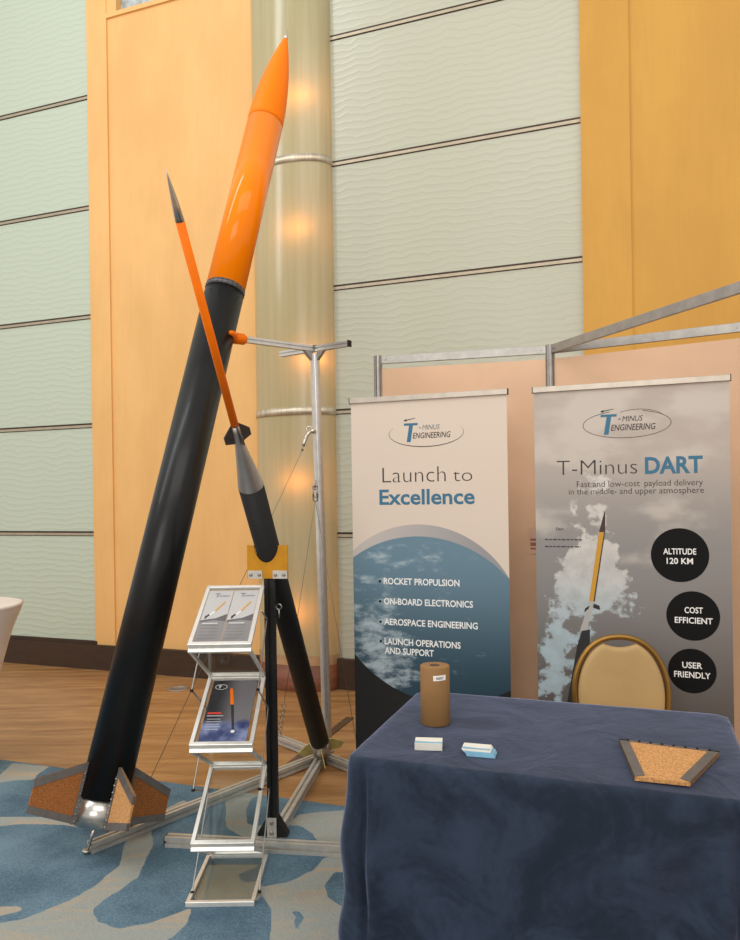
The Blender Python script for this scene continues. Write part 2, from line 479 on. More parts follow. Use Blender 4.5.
# carpet grid: s along its edge, t back towards the viewer
NS, NTT = 460, 300; S0, S1, T1 = -2.5, 2.0, 2.9
vs = []; att = []
for j in range(NTT+1):
    tt = T1*(j/NTT)
    for i in range(NS+1):
        ss = S0+(S1-S0)*i/NS
        p = C0+CE*ss-CN*tt; p.z = .005
        vs.append(p)
        if p.x < .1: att.append(beige(p.x, p.y))
        else: att.append(1.0 if noise.noise((p.x*1.3, p.y*1.3, 4)) > .12 else 0.0)
W_ = NS+1
for _ in range(2):
    att = [(att[max(i-1, 0)]+att[i]*2+att[min(i+1, len(att)-1)])*.25 for i in range(len(att))]
    att = [(att[max(i-W_, 0)]+att[i]*2+att[min(i+W_, len(att)-1)])*.25 for i in range(len(att))]
fs = [(j*(NS+1)+i, (j+1)*(NS+1)+i, (j+1)*(NS+1)+i+1, j*(NS+1)+i+1) for j in range(NTT) for i in range(NS)]
me = bpy.data.meshes.new('floor_carpet'); me.from_pydata(vs, [], fs)
a = me.attributes.new('swirl', 'FLOAT', 'POINT'); a.data.foreach_set('value', att)
m = bpy.data.materials.new('swirl_carpet'); m.use_nodes = True
nt = NT(m); p = nt.n['Principled BSDF']; p.inputs['Roughness'].default_value = .95; p.inputs['Specular IOR Level'].default_value = .15
v, x, y, z = coords(nt)
at = nt.node('ShaderNodeAttribute', {}, attribute_name='swirl'); sw = X(nt, at.outputs['Fac'])
pile = fbm(nt, v, 130, 3, .7); broad = fbm(nt, v, 2.6, 3, .6); streak = fbm(nt, v, 3.0, 4, .6, sc=(1, 3.2, 1), rot=(0, 0, R(-30)), dist=1.0)
blue = mixc(nt, (pile*.5+broad*.5).step(.34, .66), lin(72, 96, 112), lin(112, 137, 151))
bei = mixc(nt, streak.step(.42, .74), lin(158, 162, 156), lin(184, 164, 138))
bei = mixc(nt, pile.step(.3, .75)*.35, bei, lin(128, 128, 122))
nt.l.new(mixc(nt, (sw+pile*.12-.06).step(.40, .60), blue, bei).o, p.inputs['Base Color'])
bn = nt.node('ShaderNodeBump', {'Height': pile, 'Strength': .5, 'Distance': .006}); nt.l.new(bn.outputs[0], p.inputs['Normal'])
me.materials.append(m)
o = bpy.data.objects.new('floor_carpet', me); COL.objects.link(o); o['kind'] = 'structure'

# floor box lid and flat brown strip on the wood
mb = MB(); mb.lathe([(0, .085), (.004, .085), (.006, .078), (.006, .05), (.003, .048), (.003, .0)], (-1.572, 5.98, 0), (0, 0, 1), 28)
o = mb.build('floor_box_lid', ALU_D, origin=(-1.572, 5.98, 0)); tag(o, 'small round metal floor socket lid on the wood floor near the baseboard', 'floor socket')
mb = MB(); mb.bar((-.50, 4.20, .003), (-.16, 5.13, .003), .055, .005); o = mb.build('floor_strip', mat('flat_brown_strip', (112, 88, 70), .35, .6), origin=(-.33, 4.66, 0))
tag(o, 'flat brown strip lying on the wood floor behind the pole', 'floor strip')

# ---------------------------------------------------------------- exhibition partition
PEACH = mat('peach_partition_panel', (224, 185, 151), .6, 0, .03, 2.5)
BH = 2.38
b0, b1, b2 = Vector((.06, 4.455, 0)), Vector((1.033, 4.198, 0)), Vector((1.89, 3.67, 0)); b3 = Vector((1.73, 2.32, 0))
part = thing('exhibition_partition', ((b0.x+b2.x)/2, (b0.y+b2.y)/2, 0), 'peach booth partition in grey aluminium frame behind the two printed banners', 'partition')
def oct_post(mb, p):
    pr = []
    for q in range(8):
        a = R(45*q+22.5)
        for da, rr in ((-.30, .026), (-.12, .026), (-.10, .019), (.10, .019), (.12, .026), (.30, .026)):
            pr.append((rr*math.cos(a+da), rr*math.sin(a+da)))
    mb.sweep(pr, p, p+UP*BH, caps=True)
for p in (b0, b1, b2, b3):
    mb = MB(); oct_post(mb, p); mb.build('post', ALU_D, part)
def rail(p, q, z, name='rail'):
    mb = MB(); d = (q-p).normalized()
    mb.bar(p+d*.022+UP*z, q-d*.022+UP*z, .018, .048)
    o = mb.build(name, ALU_D, part)
    nrm = Vector((d.y, -d.x, 0))
    if nrm.y > 0: nrm = -nrm
    for e in (p+d*.05, q-d*.05):
        m2 = MB(); m2.lathe([(0, .005), (.003, .005), (.004, .003)], e+UP*z+nrm*.009, nrm, 10); m2.build('screw', BOLT, o)
for p, q in ((b0, b1), (b1, b2)):
    rail(p, q, BH-.026, 'top_rail'); rail(p, q, .06, 'bottom_rail')
    d = (q-p).normalized()
    mb = MB(); mb.bar(p+d*.02+UP*1.21, q-d*.02+UP*1.21, .006, BH-.20); mb.build('infill_panel', PEACH, part)
rail(b1, b3, BH-.026, 'brace_rail')
# small paper notice taped to the partition
d = (b1-b0).normalized(); nf = Vector((d.y, -d.x, 0))
pc = Vector((.955, 4.218, 1.27))-EN*0
mb = MB(); mb.cur = 0; mb.prism([(-.05, -.075), (.05, -.075), (.05, .075), (-.05, .075)], .0045, .0055, pc, d, UP, nf)
mb.cur = 1
for i, (z0, z1) in enumerate(((.0, .012), (-.03, -.01), (-.05, -.04))): mb.sheet([(-.044, z0), (.044, z0), (.044, z1), (-.044, z1)], pc, d, UP, nf, .0060)
o = mb.build('paper_notice', [mat('notice_paper', (216, 180, 156), .7), mat('notice_red_print', (160, 96, 84), .7)], origin=pc)
tag(o, 'small paper notice with reddish lines on the partition between the banners', 'notice')

# ---------------------------------------------------------------- roll-up banners
INK_DK = mat('dark_print', (52, 46, 44), .6, vary=0); INK_BLUE = mat('blue_print', (56, 112, 142), .6, vary=0)
INK_GREY = mat('slate_print', (112, 124, 134), .6, vary=0); INK_WHITE = mat('white_print', (246, 244, 240), .6, vary=0); INK_BLK = mat('black_print', (11, 10, 11), .6, vary=0, spec=.2)
BRUSHED = mat('banner_rail_alu', (196, 186, 172), .45, .6, .04, 20)
def banner_print1():
    m = bpy.data.materials.new('launch_banner_print'); m.use_nodes = True
    nt = NT(m); p = nt.n['Principled BSDF']; p.inputs['Roughness'].default_value = .55
    tc = nt.node('ShaderNodeUVMap'); sp = nt.node('ShaderNodeSeparateXYZ', {0: tc.outputs[0]})
    u, z = X(nt, sp.outputs[0]), X(nt, sp.outputs[1]); v = tc.outputs[0]
    def rad(cu, cz, s=1): return ((u-cu)*(u-cu)+(z-cz)*(z-cz)).sqrt()
    cream = lin(221, 204, 187)
    dout = rad(-.052, .845); din = rad(-.053, .696); dlow = rad(.077, 1.122)
    cres = mixc(nt, (u*1.0+.45).step(0, .9), lin(196, 186, 180), lin(150, 148, 150))
    n1 = fbm(nt, v, 6.5, 9, .66, loc=(.3, .1, 0), sc=(1, 2.1, 1)); n2 = fbm(nt, v, 2.2, 3, .5, loc=(1.7, 4.2, 0))
    sky = mixc(nt, (z*1.0).step(.5, 1.3), lin(30, 62, 78), lin(104, 134, 150))
    m1 = 1.0-((u+.30)*(u+.30)*9.0+(z-.62)*(z-.62)*9.0).step(0, 1.0)
    m2 = 1.0-((u-.02)*(u-.02)*8.0+(z-1.06)*(z-1.06)*30.0).step(0, 1.0)
    m3 = 1.0-((u+.15)*(u+.15)*6.0+(z-1.22)*(z-1.22)*90.0).step(0, 1.0)
    m4 = 1.0-((u+.33)*(u+.33)*20.0+(z-.95)*(z-.95)*14.0).step(0, 1.0)
    cl = (n1*.85+n2*.20+m1*.17+m2*.05+m3*.12+m4*.11-.07).step(.53, .73)*.85
    sky = mixc(nt, cl, sky, lin(186, 200, 206))
    c = mixc(nt, dout.step(.542, .545), cres, cream)
    indisc = (1.0-din.step(.629, .632))
    c = mixc(nt, indisc, c, sky)
    lowm = dlow.step(.650, .653)*(1.0-z.step(.9, .95))
    c = mixc(nt, lowm, c, lin(16, 15, 15))
    nt.l.new(c.o, p.inputs['Base Color'])
    return m
def banner_print2():
    m = bpy.data.materials.new('dart_banner_print'); m.use_nodes = True
    nt = NT(m); p = nt.n['Principled BSDF']; p.inputs['Roughness'].default_value = .55
    tc = nt.node('ShaderNodeUVMap'); sp = nt.node('ShaderNodeSeparateXYZ', {0: tc.outputs[0]})
    u, z = X(nt, sp.outputs[0]), X(nt, sp.outputs[1]); v = tc.outputs[0]
    c = mixc(nt, z.step(.45, 1.35), lin(94, 87, 83), lin(143, 139, 136))
    c = mixc(nt, z.step(1.25, 1.8), c, lin(184, 172, 162))
    big = fbm(nt, v, 3.2, 7, .6, loc=(2.2, .4, 0)); fine = fbm(nt, v, 12, 9, .62, loc=(.4, 3.1, 0))
    hz = fbm(nt, v, 3.0, 4, .5, loc=(5, 1, 0), sc=(1, 1.8, 1))
    c = mixc(nt, (hz+z*.22-.36).step(.46, .66)*.55, c, lin(214, 204, 192))
    m1 = 1.0-((u+.17)*(u+.17)*38.0+(z-1.36)*(z-1.36)*5.0).step(0, 1.0)
    m2 = 1.0-((u+.17)*(u+.17)*14.0+(z-1.13)*(z-1.13)*22.0).step(0, 1.0)
    m3 = 1.0-((u+.26)*(u+.26)*30.0+(z-.92)*(z-.92)*7.0).step(0, 1.0)
    m4 = 1.0-((u+.40)*(u+.40)*30.0+(z-.68)*(z-.68)*12.0).step(0, 1.0)
    m5 = 1.0-((u+.02)*(u+.02)*60.0+(z-1.0)*(z-1.0)*24.0).step(0, 1.0)
    cl = (fine*.72+big*.40+m1*.22+m2*.20+m3*.19+m4*.22+m5*.12-.21).step(.515, .585)
    cc = mixc(nt, z.step(.8, 1.3), lin(178, 198, 206), lin(216, 210, 202))
    cc = mixc(nt, fine.step(.3, .7), mixc(nt, .45, cc, lin(150, 150, 150)), cc)
    c = mixc(nt, cl*.92, c, cc)
    nt.l.new(c.o, p.inputs['Base Color'])
    return m
def banner(name, tl, tr, label, printm):
    tl = Vector(tl); tr = Vector(tr); H_ = 2.06
    U = (tr-tl).normalized(); N = Vector((U.y, -U.x, 0))
    if N.y > 0: N = -N
    O = (tl+tr)/2; O.z = 0; wd = (tr-tl).length
    t = thing(name, O, label, 'banner', 'roll-up banners')
    # printed fabric with UVs in metres
    me = bpy.data.meshes.new('printed_sheet'); h = wd/2-.004
    vsx = [U*sx*h+UP*z+N*yy for yy in (.0006, -.0006) for sx, z in ((-1, .09), (1, .09), (1, H_-.02), (-1, H_-.02))]
    me.from_pydata(vsx, [], [(0, 1, 2, 3), (7, 6, 5, 4), (0, 4, 5, 1), (1, 5, 6, 2), (2, 6, 7, 3), (3, 7, 4, 0)])
    uv = me.uv_layers.new(name='UVMap')
    for lp in me.loops:
        q = me.vertices[lp.vertex_index].co; uv.data[lp.index].uv = (q.dot(U), q.z)
    me.materials.append(printm); me.update()
    o = bpy.data.objects.new('printed_sheet', me); COL.objects.link(o); o.parent = t; ORIG[o.name] = O.copy(); sheet = o
    mb = MB(); mb.bar(O-U*wd/2+UP*(H_-.012), O+U*wd/2+UP*(H_-.012), .022, .028); mb.build('top_rail', BRUSHED, t)
    for sg in (-1, 1):
        mb = MB(); mb.bar(O+U*sg*(wd/2)+UP*(H_-.012), O+U*sg*(wd/2+.004)+UP*(H_-.012), .024, .031); mb.build('end_cap', BLACK_MET, t)
    mb = MB(); pr = [(-.06, 0), (.06, 0), (.06, .03), (.03, .085), (-.03, .085), (-.06, .03)]
    mb.sweep(pr, O-U*(wd/2+.005)-N*0, O+U*(wd/2+.005)); mb.build('cassette_base', BRUSHED, t)
    mb = MB(); mb.tube([O-N*.03+UP*.04, O-N*.03+UP*(H_-.02)], .01); mb.build('support_pole', ALU_D, t)
    return t, sheet, O, U, N
def logo(O, U, N, parent, cu, cz, W, closed, minus_mat, tm=INK_BLUE):
    k = W/88.0
    V = UP
    mb = MB()
    if closed: ellarc(mb, cu, cz, W/2, W*.165, 112, 448-20, .0026, O, U, V, N, seg=64)
    else: ellarc(mb, cu, cz-.004, W/2, W*.175, 152, 382, .0042, O, U, V, N, seg=56, taper=True)
    if closed: ellarc(mb, cu+.05, cz+.02, W*.30, W*.12, 20, 130, .002, O, U, V, N)
    mb.build('logo_ellipse', INK_DK, parent)
    u0 = cu-W/2
    mb = MB(); sl = .16
    zt, zb = cz+11.0*k, cz-10.5*k
    def sh(uu, zz): return (uu+(zz-cz)*sl, zz)
    mb.sheet([sh(u0+W*.19, zt-2.6*k), sh(u0+W*.375, zt-2.6*k), sh(u0+W*.375, zt), sh(u0+W*.19, zt)], O, U, V, N, .0014)
    mb.sheet([sh(u0+W*.262, zb), sh(u0+W*.315, zb), sh(u0+W*.315, zt-2.6*k), sh(u0+W*.262, zt-2.6*k)], O, U, V, N, .0014)
    mb.build('logo_letter', tm, parent)
    mb = MB()
    mb.sheet([sh(u0+W*.400, cz+5.0*k), sh(u0+W*.428, cz+5.0*k), sh(u0+W*.428, cz+5.9*k), sh(u0+W*.400, cz+5.9*k)], O, U, V, N, .0014); mb.build('logo_dash', minus_mat, parent); mb = MB()
    put_text(mb, 'MINUS', u0+W*.455, u0+W*.69, cz+2.8*k, 5.6*k, O, U, V, N, .0014, shear=.25)
    mb.build('logo_print', minus_mat, parent)
    mb = MB()
    put_text(mb, 'ENGINEERING', u0+W*.325, u0+W*.83, cz-6.6*k, 6.4*k, O, U, V, N, .0014, shear=.22, thick=.006)
    mb.build('logo_print', INK_DK, parent); mb = MB()
    a0, a1 = u0+W*.225, u0+W*.36
    mb.sheet([(a0, cz+13.9*k), (a1, cz+16.2*k), (a1, cz+16.8*k), (a0, cz+14.9*k)], O, U, V, N, .0014)
    mb.sheet([(a0-.006, cz+13.4*k), (a0+2.0*k, cz+13.6*k), (a0+1.6*k, cz+15.8*k), (a0-.006, cz+14.9*k)], O, U, V, N, .0014)
    mb.build('logo_arrow', INK_DK, parent)
t, sh_, O, U, N = banner('roll_up_banner', (-.099, 3.968, 0), (.689, 3.672, 0), 'cream banner reading Launch to Excellence with a blue cloud disc', banner_print1())
logo(O, U, N, sh_, -.003, 1.865, .40, False, INK_GREY)
for tx, ua, ub in (('Launch', -.243, .100), ('to', .139, .238)):
    mb = MB(); put_text(mb, tx, ua, ub, 1.608, .079 if tx == 'Launch' else .066, O, U, UP, N, thick=-.017); mb.build('headline_print', INK_DK, sh_)
mb = MB(); put_text(mb, 'Excellence', -.262, .249, 1.494, .078, O, U, UP, N, thick=.022); mb.build('headline_print', INK_BLUE, sh_)
for tx, uu, zz in (('ROCKET PROPULSION', .164, 1.074), ('ON-BOARD ELECTRONICS', .232, .968), ('AEROSPACE ENGINEERING', .255, .860), ('LAUNCH OPERATIONS', .165, .757), ('AND SUPPORT', .024, .708)):
    mb = MB(); put_text(mb, tx, -.245, uu, zz, .033, O, U, UP, N, thick=.02); mb.build('bullet_print', INK_WHITE, sh_)
for zz in (1.074, .968, .860, .757):
    mb = MB(); mb.sheet(disc(-.266, zz+.014, .007, 14), O, U, UP, N, .0014); mb.build('bullet_mark', INK_BLK, sh_)

t, sh_, O, U, N = banner('roll_up_banner', (.81, 3.644, 0), (1.623, 3.32, 0), 'grey cloudy banner reading T-Minus DART with three black circles', banner_print2())
logo(O, U, N, sh_, -.006, 1.862, .392, True, INK_DK)
mb = MB(); put_text(mb, 'T-Minus', -.328, .040, 1.627, .070, O, U, UP, N, thick=-.017); mb.build('headline_print', INK_DK, sh_)
mb = MB(); put_text(mb, 'DART', .074, .321, 1.627, .076, O, U, UP, N, thick=.03); mb.build('headline_print', INK_BLUE, sh_)
mb = MB(); put_text(mb, 'Fast and low-cost', -.235, .050, 1.568, .028, O, U, UP, N, thick=-.006); mb.build('subtitle', INK_DK, sh_)
mb = MB(); put_text(mb, 'payload delivery', .071, .32, 1.568, .028, O, U, UP, N, thick=-.006); mb.build('subtitle', INK_DK, sh_)
mb = MB(); put_text(mb, 'in the middle- and upper atmosphere', -.273, .324, 1.533, .028, O, U, UP, N, thick=-.006); mb.build('subtitle', INK_DK, sh_)
for cu, cz, r, l1, a0, a1, z1, l2, c0, c1, z2 in ((.218, 1.248, .124, 'ALTITUDE', .148, .288, 1.252, '120 KM', .162, .274, 1.208),
        (.270, .971, .113, 'COST', .235, .312, .984, 'EFFICIENT', .193, .352, .937), (.263, .719, .102, 'USER', .222, .306, .732, 'FRIENDLY', .187, .340, .688)):
    mb = MB(); mb.sheet(disc(cu, cz, r), O, U, UP, N, .0012); o = mb.build('claim_disc', INK_BLK, sh_)
    o.parent = t
    mb = MB(); put_text(mb, l1, a0, a1, z1, .027, O, U, UP, N, .0024, thick=.016); mb.build('claim_print', INK_WHITE, o)
    mb = MB(); put_text(mb, l2, c0, c1, z2, .027, O, U, UP, N, .0024, thick=.016)
    mb.build('claim_print', INK_WHITE, o)
# printed rocket picture
PR_Y = mat('print_yellow', (204, 150, 44), .6, vary=0); PR_S = mat('print_silver', (180, 176, 172), .6, vary=0); PR_K = mat('print_charcoal', (42, 40, 42), .6, vary=0); PR_M = mat('print_maroon', (70, 44, 44), .6, vary=0)
mb = MB()
mb.cur = 0; mb.sheet([(-.186, 1.02), (-.166, 1.02), (-.113, 1.352), (-.136, 1.352)], O, U, UP, N, .0014)
mb.cur = 2; mb.sheet([(-.166, 1.02), (-.160, 1.02), (-.108, 1.352), (-.113, 1.352)], O, U, UP, N, .0014)
mb.cur = 3; mb.sheet([(-.136, 1.352), (-.108, 1.352), (-.106, 1.44), (-.109, 1.452)], O, U, UP, N, .0014)
mb.cur = 1; mb.sheet([(-.232, .872), (-.196, .88), (-.165, 1.02), (-.184, 1.02)], O, U, UP, N, .0014)
mb.cur = 2; mb.sheet([(-.184, 1.0), (-.205, .985), (-.21, .965), (-.188, .985)], O, U, UP, N, .0016); mb.sheet([(-.165, 1.01), (-.138, 1.0), (-.136, .98), (-.168, .99)], O, U, UP, N, .0016)
mb.sheet([(-.30, .50), (-.235, .50), (-.186, .80), (-.184, .885), (-.222, .876), (-.245, .80)], O, U, UP, N, .0014)
mb.build('printed_rocket', [PR_Y, PR_S, PR_K, PR_M], sh_)
mb = MB(); put_text(mb, 'Dart', -.335, -.30, 1.36, .013, O, U, UP, N, thick=.01); mb.build('caption_print', INK_DK, sh_)
for zz, ue in ((1.312, -.215), (1.278, -.222)):
    uu = -.39; mb = MB()
    while uu < ue:
        wl = random.uniform(.010, .026); mb.sheet([(uu, zz), (min(uu+wl, ue), zz), (min(uu+wl, ue), zz+.0055), (uu, zz+.0055)], O, U, UP, N, .0014); uu += wl+.005
    mb.build('fine_print', INK_DK, sh_)

# ---------------------------------------------------------------- large rocket
RA = Vector((-1.188, 3.22, .214)); RT = Vector((-.466, 4.557, 4.41)); RD = (RT-RA); RL = RD.length; RD.normalize(); RR = .104
rk = thing('display_rocket', RA-RD*.10, 'tall leaning rocket with black tube, orange upper body and cork fins', 'rocket')
def rl(prof, name, m, parent=rk, seg=48, caps=(True, True)):
    mb = MB(); mb.lathe(prof, RA, RD, seg, True, caps); return mb.build(name, m, parent)
tj = RL*.587; tn = RL*.836
rl([(.03, RR), (tj-.03, RR)], 'airframe_tube', BLACK_TUBE)
cp = rl([(tj-.034, RR+.0015), (tj-.004, RR+.0015)], 'coupling_ring', mat('dark_grey_coupler', (88, 86, 88), .4, .4))
def ring_pts(tt, rr, n):
    x = RD.cross(Vector((0, 1, .02))).normalized(); y = RD.cross(x).normalized()
    return [(RA+RD*tt+(x*math.cos(2*math.pi*i/n)+y*math.sin(2*math.pi*i/n))*rr, (x*math.cos(2*math.pi*i/n)+y*math.sin(2*math.pi*i/n))) for i in range(n)]
for tt, nn_ in ((tj-.010, 24), (tj-.026, 24), (tj-.075, 12)):
    for q, nr in ring_pts(tt, RR+.001, nn_):
        mb = MB(); mb.lathe([(0, .0035), (.002, .003), (.003, .001)], q, nr, 6); mb.build('rivet', BLACK_MET, cp)
rl([(tj-.004, RR), (tn-.002, RR)], 'payload_section', ORANGE)
og = []; L = RL-tn-.07
for i in range(26):
    q = i/25; og.append((tn+L*q, RR*(1-q**1.9)*.87+RR*.13 if q < 1 else RR*.13))
og[0] = (tn, RR)
rl(og, 'nose_cone', ORANGE_N, caps=(True, True))
rl([(RL-.075, .014), (RL-.05, .0125), (RL-.02, .006), (RL, .0012)], 'nose_tip', STEEL, seg=16)
rl([(-.088, RR-.012), (-.085, RR-.004), (.03, RR-.004)], 'nozzle_ring', SILVER)
# fins
vw = (Vector((0, 0, 1.55))-RA).normalized()
FT = (vw-RD*vw.dot(RD)).normalized()
FR = RD.cross(FT).normalized()
if FR.x < 0: FR = -FR
def fin(parent, O, C, S, Nn, corkm, r0, name='fin'):
    """C along chord (upwards), S outwards span, Nn thickness"""
    ch = .253; sp = .206; tt = .134; ed = .030
    root0, root1 = (r0, -.082), (r0, -.082+ch)
    # outline: root bottom, tip bottom, tip top, root top  (u=span, v=chord)
    tb, tp = (r0+sp, -.048), (r0+sp, -.048+tt)
    mb = MB(); mb.prism([root0, tb, tp, root1], -.005, .005, O, S, C, Nn)
    f = mb.build(name, corkm, parent)
    dv = Vector((tp[0]-root1[0], tp[1]-root1[1])).normalized(); nv = Vector((-dv.y, dv.x))
    if nv.y > 0: nv = -nv
    mb = MB()
    le = [root1, tp, (tp[0], tp[1]-ed*1.15), (root1[0], root1[1]-ed*1.15)]
    mb.prism(le, -.0075, .0075, O, S, C, Nn)
    mb.prism([root0, tb, (tb[0], tb[1]+ed), (root0[0], root0[1]+ed)], -.0075, .0075, O, S, C, Nn)
    mb.build('edge_strip', EDGE, f)
    mb = MB(); mb.prism([(r0-.008, -.082), (r0+.016, -.082), (r0+.016, .135), (r0-.008, .135)], -.010, .010, O, S, C, Nn)
    br = mb.build('root_bracket', EDGE, f)
    mb = MB()
    for i in range(8):
        mb = MB(); q_ = Vector(O)+S*(r0+.007)+C*(-.070+i*.0275)
        mb.tube([q_-Nn*.0145, q_-Nn*.0125, q_+Nn*.0125, q_+Nn*.0145], [.002, .0045, .0045, .002], 8); mb.build('bolt', BOLT, br)
    return f
al = R(23)
dirs = [FR*math.sin(al)+FT*math.cos(al), -FR*math.cos(al)+FT*math.sin(al), FR*math.cos(al)-FT*math.sin(al), -FR*math.sin(al)-FT*math.cos(al)]
for i, dd in enumerate(dirs):
    fin(rk, RA, RD, dd, RD.cross(dd).normalized(), CORK_LIT if i == 0 else CORK, RR-.003)
for i in range(3):
    mb = MB(); mb.lathe([(0, .003), (.0015, .003)], RA+RD*(1.2+i*.014)-FR*.02+FT*math.sqrt(RR*RR-.0004), FT, 6); mb.build('vent_hole', BLACK_MET, rk)

# ---------------------------------------------------------------- dart rocket with booster
DA = Vector((-.293, 4.22, .083)); DT = Vector((-.617, 2.292, 2.565)); DD = DT-DA; DL = DD.length; DD.normalize(); BR = .053
dk = thing('dart_rocket', DA, 'slim dart rocket with orange body and silver cone on black booster', 'rocket')
def dl(prof, name, m, parent=dk, seg=32, caps=(True, True)):
    mb = MB(); mb.lathe([(a_*DL, b_) for a_, b_ in prof], DA, DD, seg, True, caps); return mb.build(name, m, parent)
dl([(.034, BR), (.607, BR)], 'booster_tube', BLACK_CARBON)
dl([(.0, BR-.008), (.002, BR), (.034, BR+.001)], 'booster_nozzle', SILVER)
dl([(.607, BR), (.608, BR), (.672, .0205), (.690, .0165), (.700, .0155)], 'tail_cone', CONE_SIL)
dl([(.700, .0155), (.949, .0150)], 'dart_body', ORANGE_S)
dl([(.949, .0150), (.965, .0125), (.98, .008), (.993, .0032), (1.0, .0006)], 'dart_nose', SILVER, seg=24)
vw = (Vector((0, 0, 1.55))-(DA+DD*DL*.4)).normalized()
XT = (vw-DD*vw.dot(DD)).normalized()
XR = DD.cross(XT).normalized()
if XR.x < 0: XR = -XR
for a_ in (162, 342, 72, 252):
    dd = XR*math.cos(R(a_))+XT*math.sin(R(a_)); nn_ = DD.cross(dd).normalized()
    mb = MB(); mb.prism([(.012, -.045), (.056, -.030), (.056, .002), (.012, .045)], -.0025, .0025, DA+DD*DL*.690, dd, DD, nn_)
    mb.build('dart_fin', GUNMET, dk)
for a_ in (184, 4, 94, 274):
    dd = XR*math.cos(R(a_))+XT*math.sin(R(a_)); nn_ = DD.cross(dd).normalized()
    mb = MB(); mb.prism([(BR-.002, .004), (BR+.055, .0), (BR+.080, .045), (BR+.025, .10), (BR-.002, .11)], -.002, .002, DA, dd, DD, nn_)
    mb.build('booster_fin', YELFIN, dk)

# ---------------------------------------------------------------- launch stand of aluminium extrusion
J = Vector((-.30, 4.31, 0)); bz = .028
st = thing('rocket_display_stand', J, 'aluminium extrusion stand with tall pole and floor beams holding both rockets', 'stand')
EA = Vector((-1.245, 3.225, 0)); EB = Vector((-.448, 3.30, 0))
dA = (EA-J).normalized(); dB = (EB-J).normalized(); dC = Vector((-.303, .322, 0)).normalized()
def beam(name, p, q, m=ALU, k=.045, up=UP):
    mb = MB(); mb.slot(p, q, k, up); return mb.build(name, m, st)
Z = UP*bz
oA = beam('floor_beam', J+dA*.03+Z, EA+Z)
oB = beam('floor_beam', J+dB*.03+Z, EB-dB*.0+Z)
dX = Vector((.9897, -.143, 0)); xl = Vector((-.925, 3.262, 0))+Vector((0, .022, 0)); 
beam('cross_beam', xl+Z, xl+dX*.97+Z)
beam('cross_beam', J-dC*.03+Z, J+dC*.46+Z); beam('cross_beam', J-dC*.06+Z, J-dC*.345+Z)
mb = MB(); mb.box(xl+dX*-.002+Z, (.004, .044, .044), Matrix.Rotation(math.atan2(dX.y, dX.x), 3, 'Z')); mb.build('end_cap', BLACK_MET, st)
# pole
PB = Vector((-.270, 4.33, .05)); PT = Vector((-.311, 4.315, 2.40)); dP = (PT-PB).normalized()
pr = []
for q in range(4):
    for da, rr in ((-38, .0265), (-25, .0275), (-8, .0275), (-5, .021), (5, .021), (8, .0275), (25, .0275), (38, .0265)):
        a_ = R(q*90+da); pr.append((rr*math.cos(a_), rr*math.sin(a_)))
mb = MB(); mb.sweep(pr, PB, PT-dP*.03); mb.build('pole', POLEM, st)
# top arm and T bar
hd = (Vector((-.809, 3.913, 0))-Vector((PT.x, PT.y, 0))).normalized()
tb_ = Vector((.823, -.567, 0))
pt = PT-UP*.0
mb = MB(); mb.slot(pt+hd*.02, pt+hd*.47-UP*.0, .032); arm = mb.build('top_arm', POLEM, st)
mb = MB(); mb.slot(pt-tb_*.26, pt+tb_*.25, .032); tbar = mb.build('cross_arm', POLEM, st)
mb = MB(); mb.box(pt+tb_*.252, (.006, .034, .036), Matrix.Rotation(math.atan2(tb_.y, tb_.x), 3, 'Z')); mb.build('end_cap', BLACK_MET, tbar)
mb = MB()
mb.box(pt+UP*.0165, (.05, .05, .003), Matrix.Rotation(math.atan2(tb_.y, tb_.x), 3, 'Z'))
for sg, dv in ((1, tb_), (-1, tb_), (1, hd)):
    side = Vector((dv.y, -dv.x, 0))
    mb.prism([(.024, -.016), (.075, -.016), (.024, -.07)], -.012, .012, pt, dv*sg, UP, side)
mb.build('corner_bracket', ALU_D, st)
# orange printed clamp gripping the big rocket
cc = pt+hd*.455
hs = Vector((hd.y, -hd.x, 0)); hn = math.atan2(hd.y, hd.x)
mb = MB(); mb.smooth = True
q0 = pt+hd*.455
mb.tube([q0, q0+hd*.012, q0+hd*.06, q0+hd*.085], [.022, .030, .031, .028], 16)
for sg in (-1, 1):
    pts = []
    for i in range(7):
        a_ = R(90-62*i/6)
        pts.append(q0+hd*(.080+.070*(i/6))+hs*sg*(.008+.088*math.sin(R(90*i/6)))+UP*.004)
    mb.tube(pts, [.024, .023, .021, .018, .015, .012, .009], 10)
mb.build('clamp', ORANGE_S, st)
# black post and gold cradle
PX = Vector((-.448, 3.268, 0)); fB = -dB*-1
mb = MB(); mb.slot(PX+UP*.052, PX+UP*1.245, .046); post = mb.build('post', BLACK_MET, st)
face = dB.copy(); lat = Vector((dB.y, -dB.x, 0)); 
if lat.x < 0: lat = -lat
for sg in (-1, 1):
    mb = MB(); mb.prism([(.023, 0), (.068, 0), (.068, .012), (.03, .075), (.023, .085)], -.02, .02, PX+UP*.052, lat*sg, UP, face); mb.build('foot_gusset', BLACK_MET, st)
mb = MB(); mb.prism([(-.021, .0), (.021, .0), (.021, .085), (-.021, .085)], .024, .028, PX+UP*.052, lat, UP, face); fp = mb.build('foot_plate', ALU, st)
for z in (.02, .065):
    mb = MB(); mb.lathe([(0, .009), (.006, .009), (.007, .005)], PX+UP*(.052+z)+face*.028, face, 12); mb.build('bolt', BOLT, fp)
mb = MB(); mb.prism([(.0, -.024), (.155, -.024), (.155, .020), (.0, .020)], .024, .028, PX+Z-lat*.02-dB*0, dX, UP, face); jp = mb.build('joint_plate', ALU_D, st)
for u_ in (.07, .125):
    mb = MB(); mb.lathe([(0, .009), (.006, .009), (.007, .005)], PX+Z-lat*.02+dX*u_+face*.028, face, 12); mb.build('bolt', BOLT, jp)
